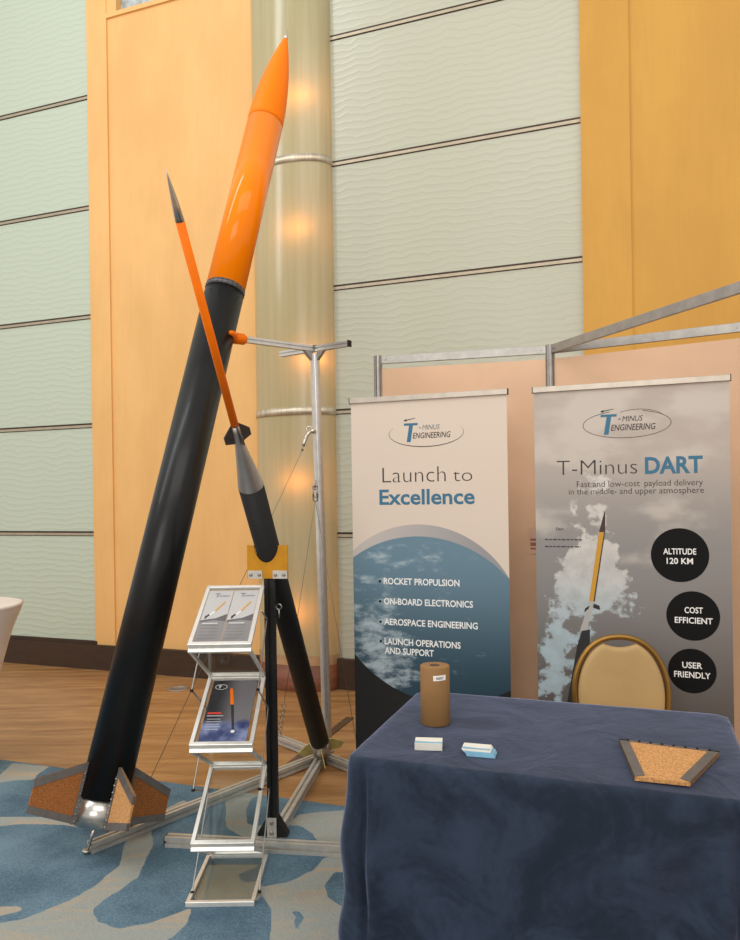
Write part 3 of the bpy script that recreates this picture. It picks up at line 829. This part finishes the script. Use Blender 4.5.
pc = PX+face*.029
zt, zb, zn = 1.333, 1.187, 1.262
poly = [(-.0915, zb), (.0915, zb), (.0915, zt)]
NB = 14; hw = .052
tc_ = DA+DD*(((pc-DA).dot(face))/DD.dot(face)); ul = (tc_-pc).dot(lat); sv_ = BR/abs(DD.dot(face))*1.03
for i in range(NB+1):
    a_ = R(8)+R(164)*i/NB
    poly.append((ul+.0555*math.cos(a_), min(zt, tc_.z-sv_*math.sin(a_))))
poly += [(-.0915, zt)]
mb = MB(); mb.prism(poly, -.004, .004, pc, lat, UP, face); cr = mb.build('cradle_plate', GOLDPL, st)
for sg in (-1, 1):
    mb = MB(); mb.prism([(.024*sg, zb), (.088*sg, zb), (.088*sg, zb+.035), (.024*sg, zb+.035)], .004, .008, pc, lat, UP, face); bp = mb.build('cradle_bracket', ALU, cr)
    for u_ in (.036, .074):
        mb = MB(); mb.lathe([(0, .007), (.005, .007), (.006, .004)], pc+lat*sg*u_+UP*(zb+.017)+face*.008, face, 10); mb.build('bolt', BOLT, bp)
# eyebolt on post, hooks, turnbuckle, guy wires
mb = MB(); e = Vector((-.420, 3.255, 1.06)); mb.ring(e+lat*.012, .012, .003, face); mb.tube([e-lat*.004, e-lat*.02], .005); mb.tube([e+lat*.012-UP*.012, e+lat*.013-UP*.05], .004); mb.build('eye_bolt', BOLT, st)
mb = MB(); mb.ball(EA*0+Vector((-1.118, 3.385, .06)), .012); mb.ring(Vector((-1.112, 3.385, .078)), .014, .004, (.7, -.7, 0)); mb.build('eye_bolt', BOLT, st)
eb = Vector((-1.112, 3.385, .078))
hk = Vector((-.345, 4.285, 1.90))
mb = MB(); mb.tube([hk+Vector((.02, .0, .02)), hk+Vector((.0, -.01, .012)), hk+Vector((-.015, -.02, -.01)), hk+Vector((-.03, -.025, -.05)), hk+Vector((-.035, -.027, -.07))], .010); mb.ball(hk+Vector((.02, 0, .02)), .016); mb.ring(hk+Vector((-.0, -.01, .03)), .016, .005, (0, 1, 0)); mb.build('cable_hook', STEEL, st)
w0 = hk+Vector((-.04, -.03, -.09))
mb = MB(); mb.tube([hk+Vector((-.035, -.027, -.07)), w0, eb], .0015, 6); mb.ball(w0, .008); mb.build('guy_wire', CABLE, st)
tk = Vector((-.318, 4.292, 1.56))
mb = MB(); mb.ring(tk+UP*.035, .012, .005, (0, 1, 0)); mb.ring(tk-UP*.035, .012, .005, (0, 1, 0)); mb.tube([tk+Vector((-.011, 0, .03)), tk+Vector((-.011, 0, -.03))], .005); mb.tube([tk+Vector((.011, 0, .03)), tk+Vector((.011, 0, -.03))], .005); mb.tube([tk+Vector((0, 0, .075)), tk+UP*.03], .004); mb.build('turnbuckle', BOLT, st)
cl_, crr = J+dC*.42+UP*.05, J-dC*.33+UP*.05
c2 = cl_+(tk-cl_)*.14
mb = MB(); mb.tube([tk-UP*.045, c2], .0015, 6); mb.build('guy_wire', CABLE, st)
for i in range(11):
    mb = MB(); a_ = cl_+(c2-cl_)*((i+.5)/11); mb.ring(a_, .013, .003, (1, .2, 0) if i % 2 else (.2, 1, 0), 10); mb.build('chain_link', BOLT, st)
mb = MB(); mb.tube([tk-UP*.045, crr], .0015, 6); mb.build('guy_wire', CABLE, st)
# rod that props the big rocket on the beam end
rb = EA+dA*.012
mb = MB(); mb.tube([RA-RD*.09+Vector((-.006, 0, -.0)), rb+UP*.014], .007); mb.tube([rb+UP*.022, rb+UP*.006], .012); mb.ring(rb+UP*.02, .016, .005, (0, 0, 1)); mb.build('prop_rod', STEEL, st)
# junction plates under the booster
mb = MB(); mb.lathe([(0, .07), (.008, .07), (.009, .066)], J+UP*.0515, (0, 0, 1), 6, False); mb.build('junction_plate', ALU_D, st)

# ---------------------------------------------------------------- folding brochure stand
X0, X1, YF, YR = -.694, -.466, 2.815, 3.165
bs = thing('brochure_stand', ((X0+X1)/2, (YF+YR)/2, 0), 'silver zigzag folding literature stand in front of the rockets', 'literature stand')
BSIL = mat('silver_stand_frame', (232, 229, 222), .36, .5, .03, 30)
def acrylic():
    m = bpy.data.materials.new('clear_acrylic'); m.use_nodes = True
    nt = NT(m); n = nt.n; n.remove(n['Principled BSDF'])
    v, x, y, z = coords(nt); f = fbm(nt, v, 4, 2)
    c = mixc(nt, f, (.86, .88, .87, 1), (.93, .94, .93, 1))
    tr = nt.node('ShaderNodeBsdfTransparent', {0: c}); g = nt.node('ShaderNodeBsdfGlossy', {'Color': (1, 1, 1, 1), 'Roughness': .06})
    mx = nt.node('ShaderNodeMixShader', {0: .045})
    nt.l.new(tr.outputs[0], mx.inputs[1]); nt.l.new(g.outputs[0], mx.inputs[2]); nt.l.new(mx.outputs[0], n['Material Output'].inputs[0])
    return m
ACR = acrylic()
ZF = [.985, .604, .230, .012]; ZR = [1.158, .772, .392, .012]
trays = []
for i in range(4):
    if i == 3: X0, YF = X0-.018, YF-.02
    a_, b_ = Vector((X0, YF, ZF[i])), Vector((X1, YF, ZF[i])); c_, d_ = Vector((X1, YR, ZR[i])), Vector((X0, YR, ZR[i]))
    nrm = (b_-a_).cross(c_-b_).normalized()
    vdir = (c_-b_).normalized()
    mb = MB()
    k_ = .016
    mb.bar(a_-Vector((.006, 0, 0)), b_+Vector((.006, 0, 0)), .018, .020, nrm); mb.bar(d_-Vector((.006, 0, 0)), c_+Vector((.006, 0, 0)), k_, k_, nrm)
    mb.bar(a_, d_, k_, k_, nrm); mb.bar(b_, c_, k_, k_, nrm)
    fr = mb.build('tray_frame', BSIL, bs)
    mb = MB(); mb.prism([(0.006, 0), (X1-X0-.006, 0), (X1-X0-.006, (c_-b_).length), (.006, (c_-b_).length)], -.004, -.001, a_, Vector((1, 0, 0)), vdir, nrm)
    mb.build('acrylic_panel', ACR, fr)
    trays.append((a_, vdir, nrm, (c_-b_).length))
    if i < 3:
        z2 = ZR[i+1]+.014 if i < 2 else ZR[3]+.016
        e_, f_ = Vector((X0, YF, ZF[i]-.022)), Vector((X1, YF, ZF[i]-.022)); g_, h_ = Vector((X1, YR, z2)), Vector((X0, YR, z2))
        n2 = (f_-e_).cross(g_-f_).normalized(); v2 = (g_-f_).normalized()
        mb = MB(); mb.bar(e_-Vector((.006, 0, 0)), f_+Vector((.006, 0, 0)), .016, .016, n2); mb.bar(h_-Vector((.006, 0, 0)), g_+Vector((.006, 0, 0)), .016, .016, n2)
        mb.bar(e_, h_, .012, .014, n2); mb.bar(f_, g_, .012, .014, n2)
        fr = mb.build('link_frame', BSIL, bs)
        mb = MB(); mb.prism([(0.006, 0), (X1-X0-.006, 0), (X1-X0-.006, (g_-f_).length), (.006, (g_-f_).length)], -.002, .001, e_, Vector((1, 0, 0)), v2, n2)
        mb.build('acrylic_panel', ACR, fr)
X0, YF = X0+.018, YF+.02
# hinged side links
for xs in (X0-.016, X1+.016):
    pts = [(3.02, 1.09), (3.13, 1.035), (2.86, .80), (3.14, .70), (2.87, .42), (3.14, .325), (2.87, .06)]
    pts = [(3.02, 1.08), (3.17, 1.02), (2.90, .79), (3.17, .64), (2.90, .40), (3.17, .29), (2.86, .02)]
    for j in range(len(pts)-1):
        mb = MB(); p_, q_ = Vector((xs, pts[j][0], pts[j][1])), Vector((xs, pts[j+1][0], pts[j+1][1]))
        mb.bar(p_, q_, .007, .004, Vector((1, 0, 0))); ln = mb.build('side_link', ALU_D, bs)
        mb = MB(); mb.lathe([(-.006, .006), (.006, .006)], q_, (1, 0, 0), 8); mb.build('rivet', BLACK_MET, ln)

# brochures lying in the trays
PAPER = mat('glossy_leaflet_paper', (182, 180, 179), .35, 0, .03, 6)
LF_G = mat('leaflet_grey_print', (128, 126, 126), .4, 0, .06, 12); LF_D = mat('leaflet_dark_print', (92, 90, 92), .4, 0, .05, 12); LF_W = mat('leaflet_white', (222, 221, 219), .4, vary=0)
a_, vd, nr, ln = trays[0]; XV = Vector((1, 0, 0))
def leaflet(u0, w_, label):
    Oq = a_+XV*u0+vd*.012; h_ = ln-.040
    t = thing('leaflet', Oq, label, 'leaflet', 'leaflets in the top tray')
    mb = MB(); mb.cur = 0; mb.prism([(0, 0), (w_, 0), (w_, h_), (0, h_)], .0015, .004, Oq, XV, vd, nr)
    mb.cur = 1; mb.sheet([(0.001, .001), (w_-.001, .001), (w_-.001, h_*.38), (w_*.5, h_*.40), (.001, h_*.36)], Oq, XV, vd, nr, .0043)
    mb.cur = 2; mb.sheet([(.001, h_*.36), (w_*.5, h_*.40), (w_-.001, h_*.38), (w_-.001, h_*.52), (w_*.6, h_*.44), (.001, h_*.40)], Oq, XV, vd, nr, .0043)
    mb.cur = 3
    for q in range(5): mb.sheet([(.012, h_*(.30-.06*q)), (w_-.02, h_*(.30-.06*q)), (w_-.02, h_*(.306-.06*q)), (.012, h_*(.306-.06*q))], Oq, XV, vd, nr, .0046)
    mb.cur = 4; mb.sheet([(.012, h_*.335), (w_-.03, h_*.335), (w_-.03, h_*.348), (.012, h_*.348)], Oq, XV, vd, nr, .0046)
    sh2 = mb.build('sheet', [PAPER, LF_G, LF_D, LF_D, LF_W], t)
    mb = MB(); mb.cur = 0; mb.sheet([(w_*.45, h_*.58), (w_*.50, h_*.56), (w_*.80, h_*.755), (w_*.76, h_*.77)], Oq, XV, vd, nr, .005)
    mb.cur = 1; mb.sheet([(w_*.20, h_*.47), (w_*.25, h_*.44), (w_*.50, h_*.56), (w_*.45, h_*.58)], Oq, XV, vd, nr, .005)
    mb.cur = 2; mb.sheet([(w_*.14, h_*.47), (w_*.16, h_*.42), (w_*.32, h_*.49), (w_*.28, h_*.52)], Oq, XV, vd, nr, .0052)
    mb.build('printed_rocket', [PR_Y, LF_W, PR_K], sh2)
    mb = MB(); mb.sheet([(w_*.28, h_*.925), (w_*.48, h_*.925), (w_*.48, h_*.94), (w_*.28, h_*.94)], Oq, XV, vd, nr, .005); mb.sheet([(w_*.36, h_*.86), (w_*.40, h_*.86), (w_*.42, h_*.93), (w_*.38, h_*.93)], Oq, XV, vd, nr, .005)
    put_text(mb, 'ENGINEERING', w_*.45, w_*.88, h_*.87, h_*.028, Oq, XV, vd, nr, .005, shear=.2)
    mb.build('printed_logo', INK_GREY, sh2)
WT = X1-X0
leaflet(.009, .103, 'grey leaflet on the left of the top tray, rocket picture and logo')
leaflet(.115, .103, 'grey leaflet on the right of the top tray, beside the black post')
a_, vd, nr, ln = trays[1]
Oq = a_+XV*.022+vd*.012; h_ = ln-.035; w_ = WT-.044
t = thing('brochure', Oq, 'dark blue brochure with an orange rocket picture in the second tray', 'brochure')
m = bpy.data.materials.new('brochure_cover_print'); m.use_nodes = True
nt = NT(m); p = nt.n['Principled BSDF']; p.inputs['Roughness'].default_value = .22
v, x, y, z = coords(nt)
f1 = fbm(nt, v, 9, 5, .6)
sm = mixc(nt, ((x-.03)/.10).step(0, 1.0), lin(30, 30, 38), lin(112, 110, 114))
sea = mixc(nt, f1.step(.4, .65), lin(52, 62, 104), lin(126, 136, 172))
nt.l.new(mixc(nt, (y+f1*.05).step(.10, .14), sea, sm).o, p.inputs['Base Color'])
mb = MB(); mb.prism([(0, 0), (w_, 0), (w_, h_), (0, h_)], .0015, .005, Oq, XV, vd, nr); sh2 = mb.build('cover', m, t)
mb = MB(); mb.cur = 0; mb.sheet([(w_*.50, h_*.58), (w_*.58, h_*.58), (w_*.48, h_*.84), (w_*.445, h_*.87), (w_*.41, h_*.84)], Oq, XV, vd, nr, .0056)
mb.cur = 1; mb.sheet([(w_*.66, h_*.16), (w_*.71, h_*.16), (w_*.575, h_*.58), (w_*.51, h_*.58)], Oq, XV, vd, nr, .0056)
mb.cur = 2; mb.sheet(disc(w_*.68, h_*.15, .008, 12), Oq, XV, vd, nr, .0058)
mb.build('printed_rocket', [ORANGE_S, PR_K, LF_W], sh2)
mb = MB(); mb.cur = 0; mb.sheet([(w_*.05, h_*.425), (w_*.35, h_*.425), (w_*.35, h_*.455), (w_*.05, h_*.455)], Oq, XV, vd, nr, .0056)
mb.cur = 1; mb.sheet([(w_*.05, h_*.39), (w_*.40, h_*.39), (w_*.40, h_*.405), (w_*.05, h_*.405)], Oq, XV, vd, nr, .0056)
for q in range(5): mb.sheet([(w_*.07, h_*(.34-.04*q)), (w_*(.36+.03*(q % 2)), h_*(.34-.04*q)), (w_*(.36+.03*(q % 2)), h_*(.35-.04*q)), (w_*.07, h_*(.35-.04*q))], Oq, XV, vd, nr, .0056)
mb.build('printed_lines', [mat('print_red', (206, 60, 40), .5, vary=0), mat('print_pale', (168, 170, 178), .5, vary=0)], sh2)
mb = MB(); ellarc(mb, w_*.20, h_*.885, w_*.13, h_*.045, 0, 360, .002, Oq, XV, vd, nr, .0056); mb.sheet([(w_*.13, h_*.90), (w_*.21, h_*.90), (w_*.21, h_*.912), (w_*.13, h_*.912)], Oq, XV, vd, nr, .0056); mb.sheet([(w_*.155, h_*.86), (w_*.175, h_*.86), (w_*.185, h_*.91), (w_*.165, h_*.91)], Oq, XV, vd, nr, .0056)
mb.build('printed_logo', INK_WHITE, sh2)

# ---------------------------------------------------------------- table and velvet cloth
FL = Vector((-.083, 2.258, 0)); TE = E1.copy(); TN = EN.copy(); TW, TD, TZ = 1.135, .80, .742
tbl = thing('folding_table', FL+TE*TW/2+TN*TD/2, 'rectangular exhibition table hidden under the navy velvet cloth', 'table')
mb = MB(); c_ = FL+TE*TW/2+TN*TD/2; M3 = Matrix.Rotation(-TH, 3, 'Z')
mb.box(c_+UP*(TZ-.016), (TW-.05, TD-.05, .026), M3); mb.build('tabletop', mat('laminate_top', (190, 186, 178), .5), tbl)
for su, sv in ((.06, .06), (TW-.06, .06), (.06, TD-.06), (TW-.06, TD-.06)):
    mb = MB(); q = FL+TE*su+TN*sv; mb.tube([q+UP*.0055, q+UP*(TZ-.03)], .014); mb.build('leg', ALU_D, tbl)
VEL = mat('navy_velvet', (58, 66, 104), .85, 0, 0, sheen=.0)
nt = NT(VEL); p = nt.n['Principled BSDF']; v, x, y, z = coords(nt)
f = fbm(nt, v, 4.5, 5, .62, dist=1.2); g = fbm(nt, v, 40, 3, .6)
nt.l.new(mixc(nt, (f*.8+g*.2).step(.36, .64), lin(37, 46, 59), lin(52, 62, 80)).o, p.inputs['Base Color'])
p.inputs['Sheen Weight'].default_value = 1.0; p.inputs['Sheen Roughness'].default_value = .35; p.inputs['Sheen Tint'].default_value = lin(168, 174, 205)
p.inputs['Specular IOR Level'].default_value = .1
bn = nt.node('ShaderNodeBump', {'Height': f, 'Strength': .25, 'Distance': .02}); nt.l.new(bn.outputs[0], p.inputs['Normal'])
# perimeter of rounded rectangle
per = []; rc = .045
def seg_pts(p0, p1, n): return [(p0[0]+(p1[0]-p0[0])*i/n, p0[1]+(p1[1]-p0[1])*i/n) for i in range(n)]
corners = [((rc, 0), (TW-rc, 0), (TW-rc, rc), -90), ((TW, rc), (TW, TD-rc), (TW-rc, TD-rc), 0), ((TW-rc, TD), (rc, TD), (rc, TD-rc), 90), ((0, TD-rc), (0, rc), (rc, rc), 180)]
norms = []
for (p0, p1, cc_, a0), nseg in zip(corners, (170, 70, 110, 70)):
    nv = (math.cos(R(a0)), math.sin(R(a0)))
    for q in seg_pts(p0, p1, nseg): per.append(q); norms.append(nv)
    for i in range(8):
        a_ = R(a0+90*i/8); per.append((cc_[0]+rc*math.cos(a_), cc_[1]+rc*math.sin(a_))); norms.append((math.cos(a_), math.sin(a_)))
NP = len(per); cx, cy = TW/2, TD/2
rings = []
def loc3(u, v_, z): return FL+TE*u+TN*v_+UP*z
ZT = .748
for kf in (.0, .2, .4, .6, .75, .87, .95, .985):
    rg = []
    for (u, v_) in per:
        uu, vv = cx+(u-cx)*kf, cy+(v_-cy)*kf
        rg.append(loc3(uu, vv, ZT+.0028*noise.noise((uu*7, vv*7, 2.0))*(1 if kf < .97 else .3)))
    rings.append(rg)
drops = [(.0, -.004), (.004, -.014), (.006, -.03)]+[(0.006, -(.03+(ZT-.045)*(i/22)**1.0)) for i in range(1, 23)]
cpos = [0.0]
tot = 0
for i in range(NP):
    q, r_ = per[i], per[(i+1) % NP]; tot += math.hypot(q[0]-r_[0], q[1]-r_[1]); cpos.append(tot)
def cornerdist(u, v_): return min(math.hypot(u-a, v_-b) for a, b in ((0, 0), (TW, 0), (TW, TD), (0, TD)))
for od, dz in drops:
    rg = []
    hh = min(1, max(0, -dz/ZT))
    for i, (u, v_) in enumerate(per):
        L_ = cpos[i]; cd = cornerdist(u, v_)
        cf = math.exp(-(cd/.10)**2)
        front = norms[i][1] < -.5
        fold = .014*math.sin(L_*17+1.0+1.5*hh)+.008*math.sin(L_*39+2.2*hh)+.010*noise.noise((L_*3, hh*3, 5))
        if front: fold *= .8
        if norms[i][0] < -.5: fold *= .45
        # diagonal drag folds falling from the corners
        drag = .016*math.sin((cd*9-hh*7)*2.2)*math.exp(-cd*2.0)
        # the surplus cloth at a corner hangs in a cone, with a tuck beside it
        tuck = -.035*math.exp(-((cd-.10)/.022)**2)*(hh**.6) if (norms[i][0] < -.4 or norms[i][1] > .6) else -.034*math.exp(-((cd-.058)/.012)**2)*(hh**.35)+.012*math.exp(-((cd-.095)/.02)**2)*(hh**.5)
        out = od+.006*hh+(fold+drag)*hh**.7+cf*(.026*math.sin(min(1, hh*1.25)*math.pi*.62))+tuck
        z = ZT+dz
        if dz < -.68: z = max(z, .012)
        rg.append(loc3(u+norms[i][0]*out, v_+norms[i][1]*out, z))
    rings.append(rg)
vs = [q for rg in rings for q in rg]; fs = []
for k_ in range(len(rings)-1):
    for i in range(NP):
        j = (i+1) % NP; fs.append((k_*NP+i, k_*NP+j, (k_+1)*NP+j, (k_+1)*NP+i))
mb = MB(); mb.add(vs, fs, True); o = mb.build('tablecloth', VEL, origin=c_)
tag(o, 'navy blue velvet cloth draped to the floor over the display table', 'tablecloth')
sd = o.modifiers.new('thickness', 'SOLIDIFY'); sd.thickness = .002; sd.offset = 0
ZTOP = ZT+.004

# kraft roll
KRAFT = mat('kraft_cardboard', (148, 109, 64), .7, 0, .05, 7, bump=.05, bscale=40)
kc = Vector((.216, 2.57, ZTOP))
t = thing('cardboard_roll', kc, 'brown cardboard cylinder with hollow core and white label on the table', 'cardboard roll')
mb = MB(); mb.lathe([(0, .049), (.002, .051), (.198, .051), (.201, .049), (.201, .018)], kc, (0, 0, 1), 48, True, (True, False)); mb.build('roll_body', KRAFT, t)
mb = MB(); mb.lathe([(.201, .018), (.199, .0165), (.12, .0165), (.119, .0)], kc, (0, 0, 1), 28, True, (False, False)); mb.build('hollow_core', mat('core_cardboard', (96, 78, 62), .8), t)
dirc = Vector((-.07, -1, 0)).normalized()
mb = MB(); vs = []
for i in range(9):
    a_ = math.atan2(dirc.y, dirc.x)+R(2)+R(34)*(i/8-.18)*1.5
    for z in (.158, .176): vs.append(kc+Vector((math.cos(a_)*.0516, math.sin(a_)*.0516, z-(i-4)*-.0002)))
mb.add(vs, [(2*i, 2*i+2, 2*i+3, 2*i+1) for i in range(8)], True); lb = mb.build('label', INK_WHITE, t)
mb = MB(); am = math.atan2(dirc.y, dirc.x)+R(2)+R(34)*.32*1.5; No = Vector((math.cos(am), math.sin(am), 0)); Uo = Vector((-No.y, No.x, 0))
put_text(mb, 'INERT', -.013, .013, .1625, .0085, kc+No*.0517, Uo, UP, No, .0008, thick=.01); mb.build('label_text', INK_DK, lb)

# business cards
CARD = mat('card_white', (232, 228, 218), .5, 0, .02, 20); CARD_B = mat('card_blue', (132, 180, 204), .5, 0, .03, 20)
def card_stack(p00, U_, label, n, fan):
    V_ = Vector((-U_.y, U_.x, 0)); p00 = Vector(p00)
    t = thing('business_card_stack', p00+U_*.042+V_*.027, label, 'business cards', 'business card stacks')
    th = .0019
    for i in range(n):
        off = U_*(-fan*i*.0020*(1 if i > n*.4 else .7))+V_*(random.uniform(-.0006, .0006)+fan*i*.0012)
        mb = MB(); mb.cur = 0
        mb.prism([(0, 0), (.085, 0), (.085, .054), (0, .054)], i*th, (i+.93)*th, p00+off, U_, V_, UP)
        if i == n-1:
            mb.cur = 1; mb.sheet([(.0, .001), (.085, .001), (.085, .016), (.05, .013), (.0, .019)], p00+off, U_, V_, UP, (i+.93)*th+.0003)
        mb.build('card', [CARD if (fan < .5 or i > n-4) else CARD_B, CARD_B], t)
uu = Vector((1, -.13, 0)).normalized()
card_stack((.127, 2.300, ZTOP), uu, 'squared stack of white business cards nearer the cardboard roll', 12, 0.0)
uu = Vector((1, -.30, 0)).normalized()
card_stack((.281, 2.240, ZTOP), uu, 'slumped fanned stack of white and blue business cards right of the other', 10, 1.0)

# loose cork fin on the table
q0, q1, q2, q3 = [Vector((a, b, 0)) for a, b in ((.772, 2.33), (1.031, 2.205), (.845, 1.98), (.713, 2.025))]
zf = ZTOP+.001
t = thing('loose_fin', Vector(((q0.x+q2.x)/2, 2.14, zf)), 'loose cork fin with grey metal edges lying flat on the table', 'rocket fin')
mb = MB(); mb.prism([(q.x, q.y) for q in (q3, q2, q1, q0)], .002, .013, (0, 0, zf), Vector((1, 0, 0)), Vector((0, 1, 0)), UP); f_ = mb.build('cork_panel', CORK_LIT, t)
def strip(a, b, inw, wd, nm, m):
    d = (b-a).normalized(); n_ = Vector((-d.y, d.x, 0))
    if n_.dot(inw-a) < 0: n_ = -n_
    mb = MB(); L_ = (b-a).length
    mb.prism([(0, 0), (L_, 0), (L_-wd*.35, wd), (wd*.35, wd)], 0, .0155, a+UP*zf, d, n_, UP); return mb.build(nm, m, f_)
ctr = (q0+q1+q2+q3)/4
strip(q0, q3, ctr, .028, 'edge_strip', EDGE); strip(q1, q2, ctr, .028, 'edge_strip', EDGE)
s3 = strip(q0, q1, ctr, .010, 'root_strip', EDGE)
for i in range(8):
    mb = MB(); q = q0+(q1-q0)*((i+.7)/8.4); mb.lathe([(0, .004), (.003, .004), (.004, .002)], q+(ctr-q).normalized()*.006+UP*(zf+.0155), UP, 8); mb.build('bolt', BLACK_MET, s3)

# ---------------------------------------------------------------- banquet chair behind the table
BRASS = mat('brass_chair_frame', (150, 112, 52), .35, .75, .05, 12); CREAM = mat('cream_vinyl', (184, 150, 98), .55, 0, .03, 5)
CB = Vector((1.074, 3.19, 0)); cu_ = Vector((.985, -.12, 0)).normalized(); cn_ = Vector((cu_.y, -cu_.x, 0))
if cn_.y > 0: cn_ = -cn_
ch = thing('banquet_chair', CB+cn_*.2, 'cream padded banquet chair with rounded brass back behind the table', 'chair')
def CP(u, t_, z): return CB+cu_*u+cn_*t_+UP*z
def back_t(z): return -.10*(z-.45)
# rounded crown outline of the back
outl = [(-.165, .45), (-.178, .52), (-.196, .60), (-.203, .68), (-.196, .75), (-.172, .82), (-.135, .875), (-.085, .912), (-.03, .927), (.03, .927), (.085, .912), (.135, .875), (.172, .82), (.196, .75), (.203, .68), (.196, .60), (.178, .52), (.165, .45)]
def smooth2(pts, it=2):
    for _ in range(it):
        r = [pts[0]]
        for a, b in zip(pts, pts[1:]): r += [(a[0]*.75+b[0]*.25, a[1]*.75+b[1]*.25), (a[0]*.25+b[0]*.75, a[1]*.25+b[1]*.75)]
        pts = r+[pts[-1]]
    return pts
so = [(u*.978, .45+(z-.45)*.962) for u, z in smooth2(outl)]
mb = MB()
path = [CP(-.165, .02, .05*0+.006)]+[CP(u, back_t(z), z) for u, z in so]+[CP(.165, .02, .006)]
mb.tube(path, .0125, 10); mb.build('back_frame', BRASS, ch)
# cushion: inset outline with a dip along its top edge
ins = []
for u, z in so:
    if z < .50: continue
    uu, zz = u*.93, z-.012
    top = .866+.018*min(1, (abs(uu)/.075)**2) if abs(uu) < .082 else 9
    ins.append((uu, min(zz, top)))
nn_ = len(ins); c0 = (0, .68)
vs = []; fs = []
lay = [(1.0, .0), (.985, .012), (.95, .019), (.88, .023), (.80, .0245)]
for side in (1, -1):
    base = len(vs)
    for k_, h2 in lay:
        for u, z in ins: vs.append(CP(c0[0]+(u-c0[0])*k_, back_t(z)+side*h2*.8+.0, c0[1]+(z-c0[1])*k_))
    for a in range(len(lay)-1):
        for i in range(nn_):
            j = (i+1) % nn_; fs.append((base+a*nn_+i, base+a*nn_+j, base+(a+1)*nn_+j, base+(a+1)*nn_+i))
    fs.append(tuple(base+(len(lay)-1)*nn_+i for i in range(nn_)))
mb = MB(); mb.add(vs, fs, True); mb.build('back_cushion', CREAM, ch)
# seat, apron and legs
seat = []
for i in range(28):
    a_ = 2*math.pi*i/28; ce, se = math.cos(a_), math.sin(a_)
    seat.append((.205*math.copysign(abs(ce)**.55, ce), .215+.195*math.copysign(abs(se)**.55, se)))
vs = []; fs = []; n_ = len(seat)
for k_, z in ((.94, .405), (1, .415), (1.0, .445), (.96, .458), (.7, .466), (0, .468)):
    for u, t_ in seat: vs.append(CP(u*k_, .215+(t_-.215)*k_, z))
for a in range(5):
    for i in range(n_): j = (i+1) % n_; fs.append((a*n_+i, a*n_+j, (a+1)*n_+j, (a+1)*n_+i))
mb = MB(); mb.add(vs, fs, True); mb.build('seat_cushion', CREAM, ch)
mb = MB(); mb.tube([CP(u*.96, .215+(t_-.215)*.96, .395) for u, t_ in seat+[seat[0]]], .011, 8, False); mb.build('seat_frame', BRASS, ch)
for sg in (-1, 1):
    mb = MB(); mb.tube([CP(sg*.17, .36, .40), CP(sg*.18, .375, .006)], .0115); mb.build('front_leg', BRASS, ch)

# ---------------------------------------------------------------- spandex covered cocktail table at the left edge
WHT = mat('white_stretch_cover', (226, 214, 204), .6, 0, .03, 4)
kc = Vector((-2.425, 4.3, 0))
t = thing('cocktail_table', kc, 'white stretch-covered cocktail table cut off by the left edge', 'table')
mb = MB(); prof = [(.0, .215), (.03, .205), (.15, .190), (.30, .192), (.42, .208), (.555, .240), (.63, .258), (.72, .281), (.80, .304), (.88, .333), (.93, .354), (.955, .362), (.962, .366), (.968, .362)]
prof = [(a*.965, b) for a, b in prof]; mb.lathe(prof, kc+UP*.002, (0, 0, 1), 40, True, (False, False)); mb.build('stretch_cover', WHT, t)
mb = MB(); mb.lathe([(.922, .358), (.938, .360), (.940, .352), (.940, 0)], kc, (0, 0, 1), 40, True, (False, False)); mb.build('tabletop', WHT, t)
